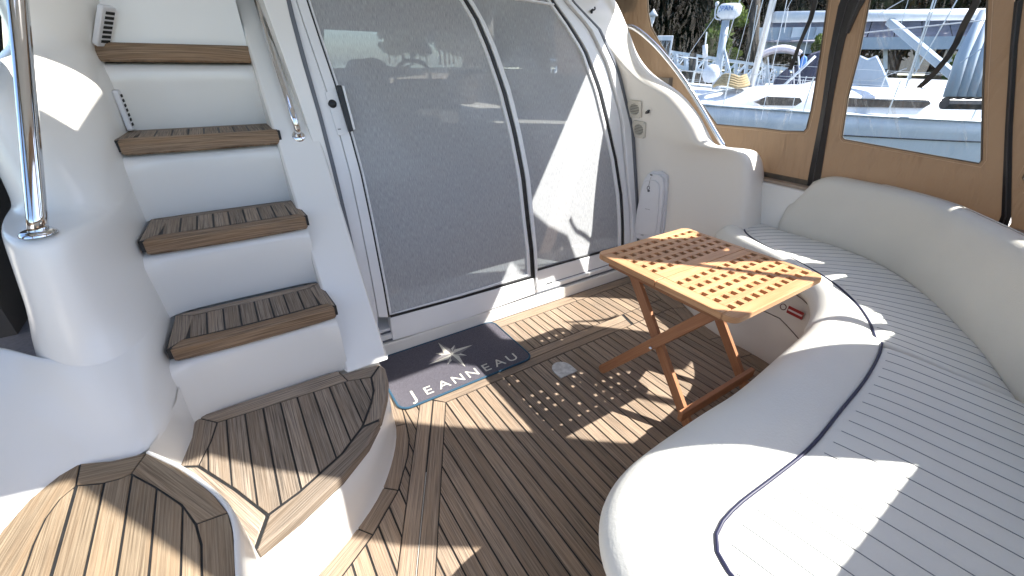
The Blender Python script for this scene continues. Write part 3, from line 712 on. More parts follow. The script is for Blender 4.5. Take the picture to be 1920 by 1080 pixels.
SH = [
 (0.385, [(-1.5, 0.55), (-0.85, 0.6), (-0.66, 0.95), (-0.612, 1.07), (-0.575, 1.145), (-0.5, 1.208), (-0.434, 1.176), (-0.364, 1.162), (-0.318, 1.26), (-0.303, 1.45), (-0.3, 1.8), (-0.3, 2.7)]),
 (0.405, [(-1.5, 0.57), (-0.86, 0.62), (-0.668, 0.96), (-0.618, 1.08), (-0.58, 1.155), (-0.5, 1.22), (-0.434, 1.187), (-0.364, 1.172), (-0.318, 1.27), (-0.303, 1.45), (-0.3, 1.8), (-0.3, 2.7)]),
 (0.44, [(-1.5, 0.75), (-0.9, 0.82), (-0.72, 1.08), (-0.64, 1.19), (-0.59, 1.25), (-0.515, 1.27), (-0.44, 1.235), (-0.37, 1.215), (-0.322, 1.31), (-0.303, 1.48), (-0.3, 1.8), (-0.3, 2.7)]),
 (0.52, [(-1.5, 1.15), (-0.95, 1.25), (-0.76, 1.38), (-0.66, 1.4), (-0.6, 1.39), (-0.53, 1.35), (-0.455, 1.305), (-0.38, 1.29), (-0.328, 1.37), (-0.303, 1.52), (-0.3, 1.82), (-0.3, 2.7)]),
 (0.6, [(-1.5, 1.62), (-0.95, 1.68), (-0.78, 1.66), (-0.68, 1.6), (-0.61, 1.52), (-0.54, 1.43), (-0.462, 1.375), (-0.39, 1.38), (-0.335, 1.45), (-0.303, 1.58), (-0.3, 1.85), (-0.3, 2.7)])]
LV = [
 (0.5, [(-0.5, 2.9), (-0.56, 2.35), (-0.6, 1.95), (-0.62, 1.72), (-0.6, 1.5), (-0.53, 1.35), (-0.455, 1.305), (-0.38, 1.29), (-0.328, 1.37), (-0.303, 1.52), (-0.3, 1.82), (-0.3, 2.7)]),
 (0.6, [(-0.5, 2.9), (-0.56, 2.35), (-0.6, 1.95), (-0.615, 1.74), (-0.605, 1.58), (-0.54, 1.44), (-0.462, 1.375), (-0.39, 1.38), (-0.335, 1.45), (-0.303, 1.58), (-0.3, 1.85), (-0.3, 2.7)]),
 (0.68, [(-0.5, 2.9), (-0.54, 2.45), (-0.565, 2.1), (-0.578, 1.7200000000000002), (-0.578, 1.6), (-0.537, 1.46), (-0.462, 1.395), (-0.39, 1.41), (-0.336, 1.51), (-0.303, 1.64), (-0.3, 1.9), (-0.3, 2.7)]),
 (0.8, [(-0.5, 2.9), (-0.54, 2.45), (-0.565, 2.1), (-0.578, 1.7599999999999998), (-0.568, 1.64), (-0.535, 1.5), (-0.46, 1.425), (-0.39, 1.44), (-0.337, 1.55), (-0.303, 1.7), (-0.298, 1.95), (-0.298, 2.7)]),
 (0.885, [(-0.5, 2.9), (-0.54, 2.45), (-0.565, 2.1), (-0.578, 1.7999999999999998), (-0.562, 1.68), (-0.53, 1.52), (-0.458, 1.445), (-0.39, 1.45), (-0.338, 1.58), (-0.302, 1.74), (-0.297, 2.0), (-0.297, 2.7)]),
 (0.9, [(-0.5, 2.9), (-0.54, 2.45), (-0.565, 2.1), (-0.578, 1.8199999999999998), (-0.565, 1.7), (-0.53, 1.54), (-0.458, 1.462), (-0.39, 1.468), (-0.338, 1.595), (-0.302, 1.745), (-0.297, 2.0), (-0.297, 2.7)]),
 (0.905, [(-0.5, 2.9), (-0.54, 2.45), (-0.565, 2.1), (-0.578, 1.94), (-0.57, 1.82), (-0.535, 1.71), (-0.46, 1.635), (-0.39, 1.61), (-0.336, 1.66), (-0.3, 1.77), (-0.296, 2.0), (-0.296, 2.7)]),
 (0.935, [(-0.5, 2.9), (-0.54, 2.45), (-0.565, 2.1), (-0.578, 1.98), (-0.572, 1.86), (-0.54, 1.75), (-0.46, 1.67), (-0.39, 1.64), (-0.335, 1.68), (-0.3, 1.79), (-0.295, 2.02), (-0.295, 2.7)]),
 (1.1, [(-0.5, 2.9), (-0.54, 2.45), (-0.565, 2.1), (-0.578, 2.02), (-0.575, 1.9), (-0.545, 1.78), (-0.47, 1.72), (-0.41, 1.755), (-0.355, 1.83), (-0.305, 1.93), (-0.272, 2.08), (-0.268, 2.7)]),
 (1.195, [(-0.5, 2.9), (-0.54, 2.45), (-0.565, 2.1), (-0.578, 2.02), (-0.575, 1.9), (-0.545, 1.79), (-0.47, 1.74), (-0.41, 1.775), (-0.355, 1.85), (-0.305, 1.95), (-0.272, 2.08), (-0.268, 2.7)]),
 (1.225, [(-0.5, 2.9), (-0.54, 2.45), (-0.565, 2.1), (-0.578, 2.02), (-0.575, 1.9), (-0.548, 1.83), (-0.47, 1.77), (-0.41, 1.805), (-0.355, 1.8800000000000001), (-0.305, 1.98), (-0.272, 2.08), (-0.268, 2.7)]),
 (1.3, [(-0.62, 2.93), (-0.58, 2.7), (-0.56, 2.48), (-0.55, 2.32), (-0.53, 2.17), (-0.5, 2.03), (-0.445, 1.95), (-0.41, 1.965), (-0.355, 2.02), (-0.305, 2.09), (-0.272, 2.22), (-0.268, 2.7)]),
 (1.34, [(-0.52, 2.95), (-0.51, 2.75), (-0.505, 2.55), (-0.5, 2.4), (-0.49, 2.25), (-0.47, 2.12), (-0.43, 2.04), (-0.41, 2.0), (-0.355, 2.04), (-0.305, 2.11), (-0.272, 2.22), (-0.268, 2.7)]),
 (1.42, [(-0.52, 2.95), (-0.51, 2.75), (-0.505, 2.55), (-0.5, 2.4), (-0.49, 2.25), (-0.47, 2.12), (-0.43, 2.04), (-0.41, 2.0), (-0.355, 2.04), (-0.255, 2.1), (-0.205, 2.185), (-0.19, 2.7)]),
 (1.8, [(-0.52, 2.95), (-0.51, 2.75), (-0.505, 2.55), (-0.5, 2.4), (-0.49, 2.25), (-0.47, 2.12), (-0.43, 2.04), (-0.41, 2.0), (-0.355, 2.04), (-0.255, 2.1), (-0.205, 2.185), (-0.19, 2.7)]),
 (2.6, [(-0.52, 2.95), (-0.51, 2.75), (-0.505, 2.55), (-0.5, 2.4), (-0.49, 2.25), (-0.47, 2.12), (-0.43, 2.04), (-0.41, 2.0), (-0.355, 2.04), (-0.255, 2.1), (-0.205, 2.185), (-0.19, 2.7)])]
rows = [[(x, y, z) for x, y in L] for z, L in LV]; rows_m = rows
grid(rows, 'column', GEL, mold, smooth=True, sub=2)
SH.append((.585, [(x, y + .012, 0) [:2] for x, y in SH[-1][1]])); SH.append((.40, SH[-1][1]))
grid([[(x, y, z) for x, y in L] for z, L in SH], 'shelf', GEL, mold, smooth=True, sub=2)
# stair wall below ledge between steps (connects moulding with bottom step)
grid([[(-.365, 1.16, z), (-.335, 1.24, z), (-.31, 1.34, z), (-.300, 1.46, z), (-.30, 1.6, z)] for z in (.20, .30, .395)], 'lower_wall', GEL, mold, smooth=True)
# vents on the stair wall
for (u, v, l) in ((194, 48, 'slanted white louvre vent on the stair wall above the second highest tread'), (231, 207, 'slanted white louvre vent on the stair wall below the top tread')):
    c, vn_ = raygrid(rows_m, u, v); c = c + vn_ * .003; t = empty('vent', (0, 0, 0), l, 'vent')
    F = frame(c, Vector((0, 0, -1)) + vn_ * vn_.z, vn_); t.location = c; t.rotation_euler = F.to_euler()
    slab([(-.062, -.030), (.062, -.030), (.068, -.024), (.068, .024), (.062, .030), (-.062, .030), (-.068, .024), (-.068, -.024)], -.01, .007, 'plate', PLASTW, t, bev=.003, keepworld=False)
    for k in range(7):
        MB().box((-.048 + k * .016, .004, .0075), (.009, .036, .003)).build('slot', DARKIN, t, keepworld=False)
# handrails by the stairs
def rail(pts, r, label, fl=True, n=30):
    t = empty('handrail', pts[0], label, 'handrail')
    MB().tube(resample(smoothpath(pts, 8), n), r, 20).build('tube', STEEL, t, smooth=True)
    return t
t = rail([(-.447, 1.50, .905), (-.427, 1.55, 1.005), (-.377, 1.675, 1.255), (-.307, 1.85, 1.605), (-.24, 2.02, 1.94)], .0195, 'thick stainless handrail standing on the white ledge at far left')
MB().lathe([(0, .010), (.030, .010), (.036, .004), (.037, 0)], (-.447, 1.50, .9035), 28).build('flange', STEEL, t, smooth=True)
pl = Vector((0, -1, .7)).normalized()
b0 = Vector((.261, sy(1.032), 1.032))
t = rail([b0, b0 + pl * .018 + Vector((0, 0, .01)), b0 + pl * .036 + Vector((-.004, .03, .06)), b0 + pl * .045 + Vector((-.006, .14, .21)), b0 + pl * .045 + Vector((-.008, .35, .51)), b0 + pl * .045 + Vector((-.01, .62, .9))], .0125, 'slim stainless handrail on the white stringer beside the door')
MB().lathe([(0, .006), (.020, .006), (.024, .0)], b0, 24, pl).build('flange', STEEL, t, smooth=True)
# ------------------------------------------------------------------ roof (flybridge overhang), with a slit added to light the port moulding
roof = empty('flybridge_overhang', (1, 2, 2.3), 'white flybridge overhang above the cockpit', 'roof')
slab([(-1.6, .27), (2.20, .27), (2.32, .33), (2.38, .45), (2.40, .8), (2.40, 7.5), (-1.6, 7.5)], 2.3, 2.38, 'panel', ROOFM, roof,
     holes=[[(-.60, 1.10), (-.60, 1.40), (.55, 1.40), (.55, 1.10)]])

# ------------------------------------------------------------------ canvas enclosure
enc = empty('cockpit_enclosure', (2.65, .5, .72), 'tan canvas cockpit enclosure with clear vinyl windows and black zips', 'canvas enclosure')
SN = Vector((1, 0, .2)).normalized(); SP = Vector((2.65, 0, .8))
def spt(u, v): p = onpl(u, v, SP, SN); return (p.y, p.z)
def s3(p, off=0.): return Vector((2.65 - .2 * (p[1] - .8), p[0], p[1])) - SN * off
def panel(outer, holes, f3, name, m, parent, th=.003, dens=0):
    loops = [outer] + list(holes); P3 = [Vector((a, b, 0)) for l in loops for a, b in l]
    tr = tessellate_polygon([[Vector((a, b, 0)) for a, b in l] for l in loops])
    me = mesh([f3((p.x, p.y)) for p in P3], [tuple(t) for t in tr])
    o = link(name, me, m, parent); s = o.modifiers.new('solid', 'SOLIDIFY'); s.thickness = th; s.offset = 0; return o
def winpart(hole, f3, parent, hemw=.006):
    P3 = [f3(p) for p in hole]; tr = tessellate_polygon([[Vector((a, b, 0)) for a, b in hole]])
    link('window_pane', mesh(P3, [tuple(t) for t in tr]), CLEARV, parent)
    MB().tube([f3(p, .004) for p in hole] + [f3(hole[0], .004)], .0032, 6).build('window_binding', CANVDK, parent, smooth=True)
    MB().tube([f3(p, .002) for p in inset(hole, -.014)] + [f3(inset(hole, -.014)[0], .002)], .0012, 4).build('stitch_line', mat('stitch', (.55, .42, .3), .8), parent)
W2 = [spt(1591, 183), spt(1580, 256), spt(1584, 261), spt(1650, 273), spt(1740, 289), spt(1836, 306), spt(1841, 300), spt(1844, 163), spt(1852, -5), (.43, 1.68), (.40, 1.85), (.43, 2.01), (.85, 2.01), (.88, 1.75), spt(1632, 0), spt(1612, 102)]  # window edges above the view are drawn to shape the sun patches
W1 = [spt(1345, 233), spt(1380, 236), spt(1430, 240), spt(1470, 245), spt(1508, 246), spt(1513, 240), spt(1522, 204), spt(1539, 102), spt(1553, 0), (1.10, 1.8), (1.06, 2.03), (2.0, 2.05), (2.4, 2.0), spt(1215, -5), spt(1216, 20), spt(1222, 50), spt(1236, 76), spt(1262, 118), spt(1302, 175)]
W3 = [(.30, 1.12), (.298, .92), (.285, .90), (.278, 1.0), (.24, 1.12), (.14, 1.24), (-.02, 1.28), (-.20, 1.36), (-.14, 1.50), (-.06, 1.65), (.00, 1.80), (.06, 1.94), (.10, 1.96), (.12, 1.80), (.12, 1.60), (.14, 1.32)]
z1L = [(spt(1516, 334)[0], .69), spt(1516, 334), spt(1541, 204), spt(1555, 102), spt(1575, 0), (1.05, 1.8), (1.0, 2.02)]
z1R = [(spt(1539, 334)[0], .69), spt(1539, 334), spt(1563, 183), spt(1583, 81), spt(1610, 0), (.97, 1.8), (.93, 2.02)]
z2L = [(spt(1878, 411)[0], .69), spt(1878, 411), spt(1885, 244), spt(1895, 81), spt(1903, 0), (.28, 1.72), (.27, 2.02)]
z2R = [(spt(1896, 418)[0], .69), spt(1896, 418), spt(1899, 244), spt(1909, 81), spt(1919, 0), (.24, 1.72), (.23, 2.02)]
ZB, ZT = .69, 2.32
def pan(name, outer, holes, f3, label=None):
    t = empty(name, f3(outer[0])); t.parent = enc; t.matrix_parent_inverse = pw(enc).inverted()
    panel(outer, [h for h in holes], f3, 'canvas', CANVAS, t)
    for h in holes: winpart(h, f3, t)
    if label: t['label'] = label
    return t
P1 = [(z1L[0][0], ZB)] + z1L + [(.99, ZT), (3.2, ZT), (3.2, ZB)]
P2 = [(z2L[0][0], ZB), (z1R[0][0], ZB)] + z1R + [(.92, ZT), (.25, ZT)] + z2L[::-1]
P3_ = [(-.45, ZB), (z2R[0][0], ZB)] + z2R + [(.22, ZT), (.18, ZT), (-.01, 1.81), (-.22, 1.42)]
pan('canvas_panel', P1, [W1], s3); pan('canvas_panel', P2, [W2], s3); pan('canvas_panel', P3_, [W3], s3)
def strip(L, R, f3, name='zip_strip', off=.006, m=BLACK):
    a = resample([f3(p, off) for p in L], 26); b = resample([f3(p, off) for p in R], 26); vs = []
    for p, q in zip(a, b):
        mid = p.lerp(q, .5) - SN * .004; vs += [p, mid, q, q + SN * .008, p + SN * .008]
    fs = [(5 * i + j, 5 * i + (j + 1) % 5, 5 * i + 5 + (j + 1) % 5, 5 * i + 5 + j) for i in range(25) for j in range(5)]
    o = link(name, mesh(vs, fs), m, enc, smooth=False)
    MB().tube([p.lerp(q, .5) - SN * .005 for p, q in zip(a, b)], .0022, 6).build('zip_teeth', mat('zip', (.05, .05, .055), .3), o, smooth=True)
    return o
strip(z1L + [(.99, ZT)], z1R + [(.92, ZT)], s3); strip(z2L + [(.26, ZT)], z2R + [(.22, ZT)], s3)
# second zip flap seen at the top of strip one
strip([spt(1588, 60), spt(1600, 20), spt(1612, -20)], [spt(1594, 62), spt(1613, 20), spt(1636, -20)], s3, 'zip_flap', .014)
panel([(1.02, .705), (1.62, .705), (1.62, .745), (1.02, .745)], [], lambda p: s3(p, .005), 'hem_band', CANVDK, enc)
def strap(pxs, wpx, name='hanging_strap'):
    L = [spt(u, v) for u, v in pxs]; vs = []; n = len(L)
    for i, p in enumerate(L):
        q = s3(p, .010); wv = Vector((0, 1, 0)) * wpx / 2
        nn = -SN * .0015; tl = .25 * math.sin(i * 1.3); wv = Matrix.Rotation(tl, 3, 'Z') @ wv
        vs += [q - wv + nn, q + wv + nn, q + wv - nn, q - wv - nn]
    fs = [(4 * i + j, 4 * i + (j + 1) % 4, 4 * i + 4 + (j + 1) % 4, 4 * i + 4 + j) for i in range(n - 1) for j in range(4)] + [(0, 1, 2, 3), tuple(4 * (n - 1) + j for j in (3, 2, 1, 0))]
    link(name, mesh(vs, fs), BLACK, enc)
strap([(1838, -20), (1832, 5), (1810, 45), (1795, 80), (1780, 105), (1755, 135), (1738, 152), (1724, 164)], .022)
strap([(1534, -20), (1530, 5), (1522, 35), (1510, 62), (1500, 85), (1492, 108), (1483, 130)], .020)
def glint_mat():
    m = bpy.data.materials.new('painted_glint'); m.use_nodes = True; b = m.node_tree.nodes['Principled BSDF']; out = [n for n in m.node_tree.nodes if n.type == 'OUTPUT_MATERIAL'][0]
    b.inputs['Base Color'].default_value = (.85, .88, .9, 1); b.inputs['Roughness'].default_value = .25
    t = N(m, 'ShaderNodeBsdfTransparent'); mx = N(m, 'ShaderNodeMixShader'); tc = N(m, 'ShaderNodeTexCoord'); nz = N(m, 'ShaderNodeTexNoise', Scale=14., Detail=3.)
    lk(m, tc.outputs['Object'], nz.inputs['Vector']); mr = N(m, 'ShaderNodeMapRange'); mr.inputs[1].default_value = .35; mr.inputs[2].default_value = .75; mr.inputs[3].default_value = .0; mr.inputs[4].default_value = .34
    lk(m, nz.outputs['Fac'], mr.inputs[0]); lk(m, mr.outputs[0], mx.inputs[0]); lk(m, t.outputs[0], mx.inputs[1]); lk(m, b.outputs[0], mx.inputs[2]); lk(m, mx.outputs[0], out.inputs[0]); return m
GLINT = glint_mat(); rs = random.Random(3)  # translucent white ribbons paint glossy reflections along the creased vinyl
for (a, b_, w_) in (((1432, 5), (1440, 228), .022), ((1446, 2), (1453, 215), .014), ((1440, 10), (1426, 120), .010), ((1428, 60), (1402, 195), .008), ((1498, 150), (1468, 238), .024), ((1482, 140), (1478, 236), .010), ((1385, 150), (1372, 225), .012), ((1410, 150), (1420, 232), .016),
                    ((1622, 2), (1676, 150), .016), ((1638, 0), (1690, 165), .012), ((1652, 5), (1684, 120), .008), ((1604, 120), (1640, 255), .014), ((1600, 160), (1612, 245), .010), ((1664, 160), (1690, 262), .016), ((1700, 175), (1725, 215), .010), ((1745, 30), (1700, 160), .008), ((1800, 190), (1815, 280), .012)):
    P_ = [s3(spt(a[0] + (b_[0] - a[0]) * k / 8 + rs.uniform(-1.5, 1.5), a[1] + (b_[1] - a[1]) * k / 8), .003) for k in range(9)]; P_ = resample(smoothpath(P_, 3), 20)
    MB().add([q + Vector((0, sg * w_ / 2 * math.sin(math.pi * (i + .5) / 20), 0)) - SN * (.002 if sg == 0 else 0) for i, q in enumerate(P_) for sg in (-1, 0, 1)], [(3 * i + j, 3 * i + j + 1, 3 * i + 4 + j, 3 * i + 3 + j) for i in range(19) for j in (0, 1)]).build('vinyl_glint', GLINT, enc, smooth=True)
# unseen aft panel from roof edge to coaming, windows shaped for the sun patches
def a3(p, off=0.): return Vector((p[0], -.5 + .54 * (p[1] - .9) + off, p[1]))
A2 = [(.87, 1.16), (1.66, 1.17), (1.60, 1.27), (1.52, 1.40), (1.42, 1.50), (1.31, 1.62), (1.20, 1.84), (1.11, 2.0), (1.07, 2.13), (.87, 2.13)]
A1 = [(-1.2, 1.15), (.705, 1.15), (.72, 1.9), (.72, 2.13), (-1.2, 2.13)]
A3 = [(2.33, 1.39), (2.50, 1.39), (2.46, 1.60), (2.41, 1.85), (2.36, 2.15), (2.25, 2.285), (1.72, 2.285), (1.77, 2.10), (1.85, 1.96), (1.99, 1.77), (2.07, 1.60), (2.14, 1.51)]
AO = [(-1.4, .88), (2.62, .88), (2.56, 1.25), (2.50, 1.55), (2.44, 1.9), (2.35, 2.32), (-1.4, 2.32)]
pan('canvas_panel', AO, [A1, A2, A3], a3)
# port side panel
def p3(p, off=0.): return Vector((-1.35 + .1 * (p[1] - .8), p[0], p[1]))
pan('canvas_panel', [(-.5, .7), (3.4, .7), (3.4, ZT), (.2, ZT)], [[(-.1, 1.0), (1.35, 1.0), (1.35, 2.1), (.25, 2.1)], [(1.6, 1.0), (2.9, 1.0), (2.9, 2.1), (1.6, 2.1)]], p3)
MB().box((-1.35, 1.4, .3), (.12, 4.4, .9)).build('wall', GEL, empty('port_coaming', (-1.35, 1, 0), 'white port bulwark below the canvas at far left', 'coaming'), bev=.03)
MB().box((-.98, 2.6, .16), (.62, 3.2, .32)).build('side_deck', mottled('shaded_deck_grey', (.22, .22, .25), (.18, .18, .21), 60., .8), empty('port_side_deck', (-1, 2, 0), 'grey shaded side deck behind the white column', 'side deck'), bev=.02)  # shade behind the column is put into this grey deck colour

# ------------------------------------------------------------------ sofa
sofa = empty('cockpit_sofa', (2.1, .6, 0), 'built-in curved sofa with moulded cream base, red sticker and high grey-white backrest', 'sofa')
base = empty('sofa_base', (2.1, .6, 0)); base.parent = sofa; base.matrix_parent_inverse = pw(sofa).inverted()
Bb = [(2.21, 1.70), (2.18, 1.42), (2.10, 1.24), (2.025, 1.08), (2.0, .94), (2.0, .78), (1.965, .60), (1.84, .45), (1.62, .38), (1.30, .345), (.95, .32), (.68, .30), (.60, .24), (.56, .06), (.56, -.5)]
Bt = [(2.42, 1.50), (2.36, 1.32), (2.30, 1.14), (2.24, .98), (2.20, .85), (2.13, .72), (2.03, .60), (1.86, .47), (1.62, .40), (1.30, .365), (.95, .34), (.70, .32), (.55, .26), (.50, .06), (.50, -.5)]
rb = resample(smoothpath([(x, y, 0) for x, y in Bb], 4), 60); rt = resample(smoothpath([(x, y, .40) for x, y in Bt], 4), 60)
GELB = mottled('base_gelcoat', (.62, .565, .51), (.58, .53, .48), 4., .4, .04, 20.)
rows = []
for t, dz in ((0, -.01), (0, .02), (.12, 0), (.5, 0), (.85, 0), (1., 0)):
    rows.append([rb[i].lerp(rt[i], t) + Vector((0, 0, dz)) for i in range(60)])
grid(rows, 'front_panel', GELB, base, smooth=True)
def bpt(i, t, o=.0): 
    p = rb[i].lerp(rt[i], t); tt = (rb[min(i + 1, 59)] - rb[i - 1]).normalized(); return p + Vector((tt.y, -tt.x, .1)) * o
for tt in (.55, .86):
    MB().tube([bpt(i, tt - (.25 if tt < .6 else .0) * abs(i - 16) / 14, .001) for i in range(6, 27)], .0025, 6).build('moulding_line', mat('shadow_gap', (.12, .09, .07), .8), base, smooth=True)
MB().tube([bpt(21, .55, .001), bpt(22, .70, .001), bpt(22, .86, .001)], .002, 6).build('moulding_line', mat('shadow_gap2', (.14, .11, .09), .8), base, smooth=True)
# red sticker
q0 = onz(1478, 582, .30); 
def basept(u, v):
    d = ray(u, v); best = None
    for i in range(59):
        a, b, c_, d_ = rb[i], rb[i + 1], rt[i + 1], rt[i]
        n = (b - a).cross(d_ - a); 
        if abs(n.dot(d)) < 1e-9: continue
        t = n.dot(a - CAM) / n.dot(d); p = CAM + d * t
        s = (p - a).dot((b - a).normalized()) / (b - a).length
        if -.05 <= s <= 1.05 and -.05 < p.z < .46: best = (p, n.normalized()) ; break
    return best
r_ = basept(1485, 583)
if r_:
    p, n = r_; n = n if n.dot(CAM - p) > 0 else -n
    xa = (basept(1496, 588)[0] - basept(1476, 575)[0]) if basept(1496, 588) and basept(1476, 575) else Vector((0, -1, 0))
    F = frame(p + n * .002, xa, n)
    o = slab([(-.02, -.018), (.055, -.018), (.055, .018), (-.02, .018)], 0, .0012, 'red_sticker', mat('sticker_red', (.30, .01, .012), .4), base, keepworld=False)
    o.matrix_parent_inverse = pw(base).inverted(); o.matrix_basis = F
    o = slab([(-.016, -.004), (.051, -.004), (.051, .004), (-.016, .004)], .0012, .0018, 'sticker_line', mat('sticker_white', (.7, .6, .6), .4), base, keepworld=False); o.matrix_parent_inverse = pw(base).inverted(); o.matrix_basis = F
    ring = [F @ Vector((-.042 + .014 * math.cos(k * math.pi / 10), .014 * math.sin(k * math.pi / 10), .001)) for k in range(21)]
    MB().tube(ring, .0022, 6).build('sticker_ring', mat('ring_dark', (.12, .03, .03), .4), base)
# seat platform under cushions
slab([(2.6, 1.45), (2.42, 1.50), (2.34, 1.14), (2.22, .85), (2.0, .60), (1.62, .42), (.95, .36), (.70, .34), (.54, .26), (.50, .06), (.50, -.56), (2.6, -.56)], .36, .395, 'platform', GELB, base)

def cush(name, label, Ep, Pp, Bp, zt=.462, nP=48, cap0=False, panelpairs=None):
    t = empty(name, (Pp[0][0], Pp[0][1], .4), label, 'seat cushion', 'navy piped white seat cushions')
    n = nP; E = resample(smoothpath([(x, y, 0) for x, y in Ep], 6), n); Q = resample(smoothpath([(x, y, 0) for x, y in Pp], 6), n)
    sec = [(-.05, .372), (.06, .372), (-.012, .385), (-.022, .405), (-.014, .428), (.06, None, .452), (.22, None, .470), (.42, None, .480), (.62, None, .478), (.82, None, .470), (.95, None, .462), (1., None, .456)]
    rows = []
    for i in range(n):
        e, q = E[i], Q[i]; d = (q - e); L = d.length; d.normalize(); row = []
        for s_ in sec[1:]:
            if len(s_) == 2: p = e + d * (s_[0] * .9 + .0); z = s_[1]
            else: p = e + d * (L * s_[0]); z = s_[2]
            row.append(Vector((p.x, p.y, z + (zt - .462) + .0012 * noise.noise(Vector((p.x * 9, p.y * 9, z * 9))))))
        rows.append(row)
    def endcap(row, dirn):
        c = sum(row, Vector()) / len(row); out = []
        for f, o in ((.985, .010), (.93, .020), (.80, .026), (.0, .028)):
            out.append([c + (p - c) * f + dirn * o for p in row])
        return out
    if cap0 is not None:
        d0 = (E[0] - E[1]).normalized() if cap0 != 'both' else (E[0] - E[1]).normalized()
        rows = endcap(rows[0], d0)[::-1] + rows
    rows = rows + endcap(rows[-1], (E[-1] - E[-2]).normalized())
    grid(rows, 'front_roll', VINYL, t, smooth=True, sub=1)
    MB().tube([Vector((q.x, q.y, zt - .0005)) for q in Q], .0043, 10).build('piping', PIPING, t, smooth=True)
    return t, Q
# starboard cushion
E1 = [(2.44, 1.30), (2.33, 1.30), (2.26, 1.22), (2.20, 1.10), (2.14, .90), (2.05, .72), (1.95, .61), (1.84, .545), (1.755, .515), (1.695, .50)]
P1c = [(2.49, 1.225), (2.43, 1.215), (2.35, 1.15), (2.28, 1.04), (2.24, .93), (2.20, .80), (2.10, .61), (1.98, .475), (1.87, .39), (1.79, .345), (1.71, .305)]
B1c = [(2.56, 1.26), (2.56, 1.15), (2.56, 1.05), (2.56, .95), (2.56, .85), (2.55, .72), (2.49, .57), (2.33, .38), (2.13, .22), (1.96, .11), (1.79, .02), (1.705, -.03)]
t1, Q1 = cush('seat_cushion', 'curved corner seat cushion right of the table, pleated, with navy piping', E1, P1c, B1c, .462)
E2 = [(1.685, .485), (1.60, .470), (1.40, .450), (1.12, .425), (.90, .425), (.70, .420), (.59, .405), (.50, .365), (.43, .28), (.405, .15), (.40, -.10), (.40, -.45)]
P2c = [(1.695, .292), (1.60, .268), (1.42, .240), (1.22, .222), (1.02, .205), (.86, .208), (.74, .213), (.68, .211), (.64, .205), (.608, .190), (.588, .165), (.579, .13), (.577, .06), (.577, -.08), (.59, -.45)]
t2, Q2 = cush('seat_cushion', 'long aft seat cushion in the foreground, pleated, with navy piping', E2, P2c, None, .480)
SEAMSH = mat('seam_shade_grey', (.19, .20, .21), .8)  # dark tubes paint the shade along the stitched pleat grooves
def pleats(Pa, Ba, t, zt, pitch=.056, crown=.016, m=VINYL):
    """Pa,Ba matching polylines; pleat lines join them"""
    L = 0
    for a, b in zip(Pa, Pa[1:]): L += (b - a).length
    Lb = sum((b - a).length for a, b in zip(Ba, Ba[1:]))
    npl = max(4, round(max(L, Lb) / pitch)); per = 10; n = npl * per + 1
    A = resample(Pa, n); B = resample(Ba, n); Lx = max(L, Lb); B = [a + (b - a) * (1 + .035 / max((b - a).length, .1)) for a, b in zip(A, B)]; nc = 22; rows = []
    for i in range(n):
        ph = (i % per) / per; g = 0 if i % per == 0 else 1
        dg_ = min(ph, 1 - ph); hp = min(1., dg_ / .20) ** .6 + .25 * math.sin(math.pi * ph); en = min(i, n - 1 - i) / n * Lx; ec = -.030 * math.exp(-(en / .016) ** 2)
        row = []
        for j in range(nc):
            s = j / (nc - 1); p = A[i].lerp(B[i], s)
            ed = min(1, s / .06) ** .5; eb = min(1, (1 - s) / .08) ** .5
            z = zt - .006 + ec + crown * (1 - (2 * s - 1) ** 4) * .55 + .0024 * hp * ed * eb + .002 * noise.noise(Vector((p.x * 6, p.y * 6, 3)))
            row.append(Vector((p.x, p.y, z - .02 * (1 - eb))))
        rows.append(row)
    o = grid(rows, 'pleated_top', m, t, smooth=True)
    sb = MB()
    for i in range(per, n - 1, per): sb.tube([p + Vector((0, 0, .0004)) for p in rows[i][1:-1]], .0013, 5, False)
    sb.build('seam_shade_lines', SEAMSH, t, smooth=True)
    return o
A = [q.copy() for q in Q1]; Bq = resample(smoothpath([(x, y, 0) for x, y in B1c], 6), len(A))
pleats(A, Bq, t1, .466, .058)
Pf = [q for q in Q2 if q.y > .09]; 
Bf = [Vector((1.70 - (1.70 - .60) * k / 30, -.02 - .34 * (1 - math.exp(-(k / 30) * 3.0)), 0)) for k in range(31)]
Pa = resample(Pf, 60); 
Bx = []
for p in Pa:
    x = min(p.x, 1.70); k = (1.70 - x) / 1.10; Bx.append(Vector((x, -.025 - .36 * (1 - math.exp(-k * 3.2)), 0)))
pleats(Pa, Bx, t2, .483)
# side faces of cushions at the seam
for (t, xs_, zz) in ((t1, 1.707, .455), (t2, 1.70, .465)):
    MB().add([(xs_, .30, .37), (xs_, -.04, .37), (xs_, -.04, zz), (xs_, .30, zz)], [(0, 1, 2, 3)]).build('seam_side', VINYL, t)
MB().tube([(1.7035, .29 - .34 * k / 12, .449 + .012 * math.sin(math.pi * k / 12)) for k in range(13)], .0045, 8).build('seam_gap_shade', mat('seam_shadow', (.20, .20, .21), .8), t1, smooth=True)  # grey tube paints the shadow in the gap between the cushions
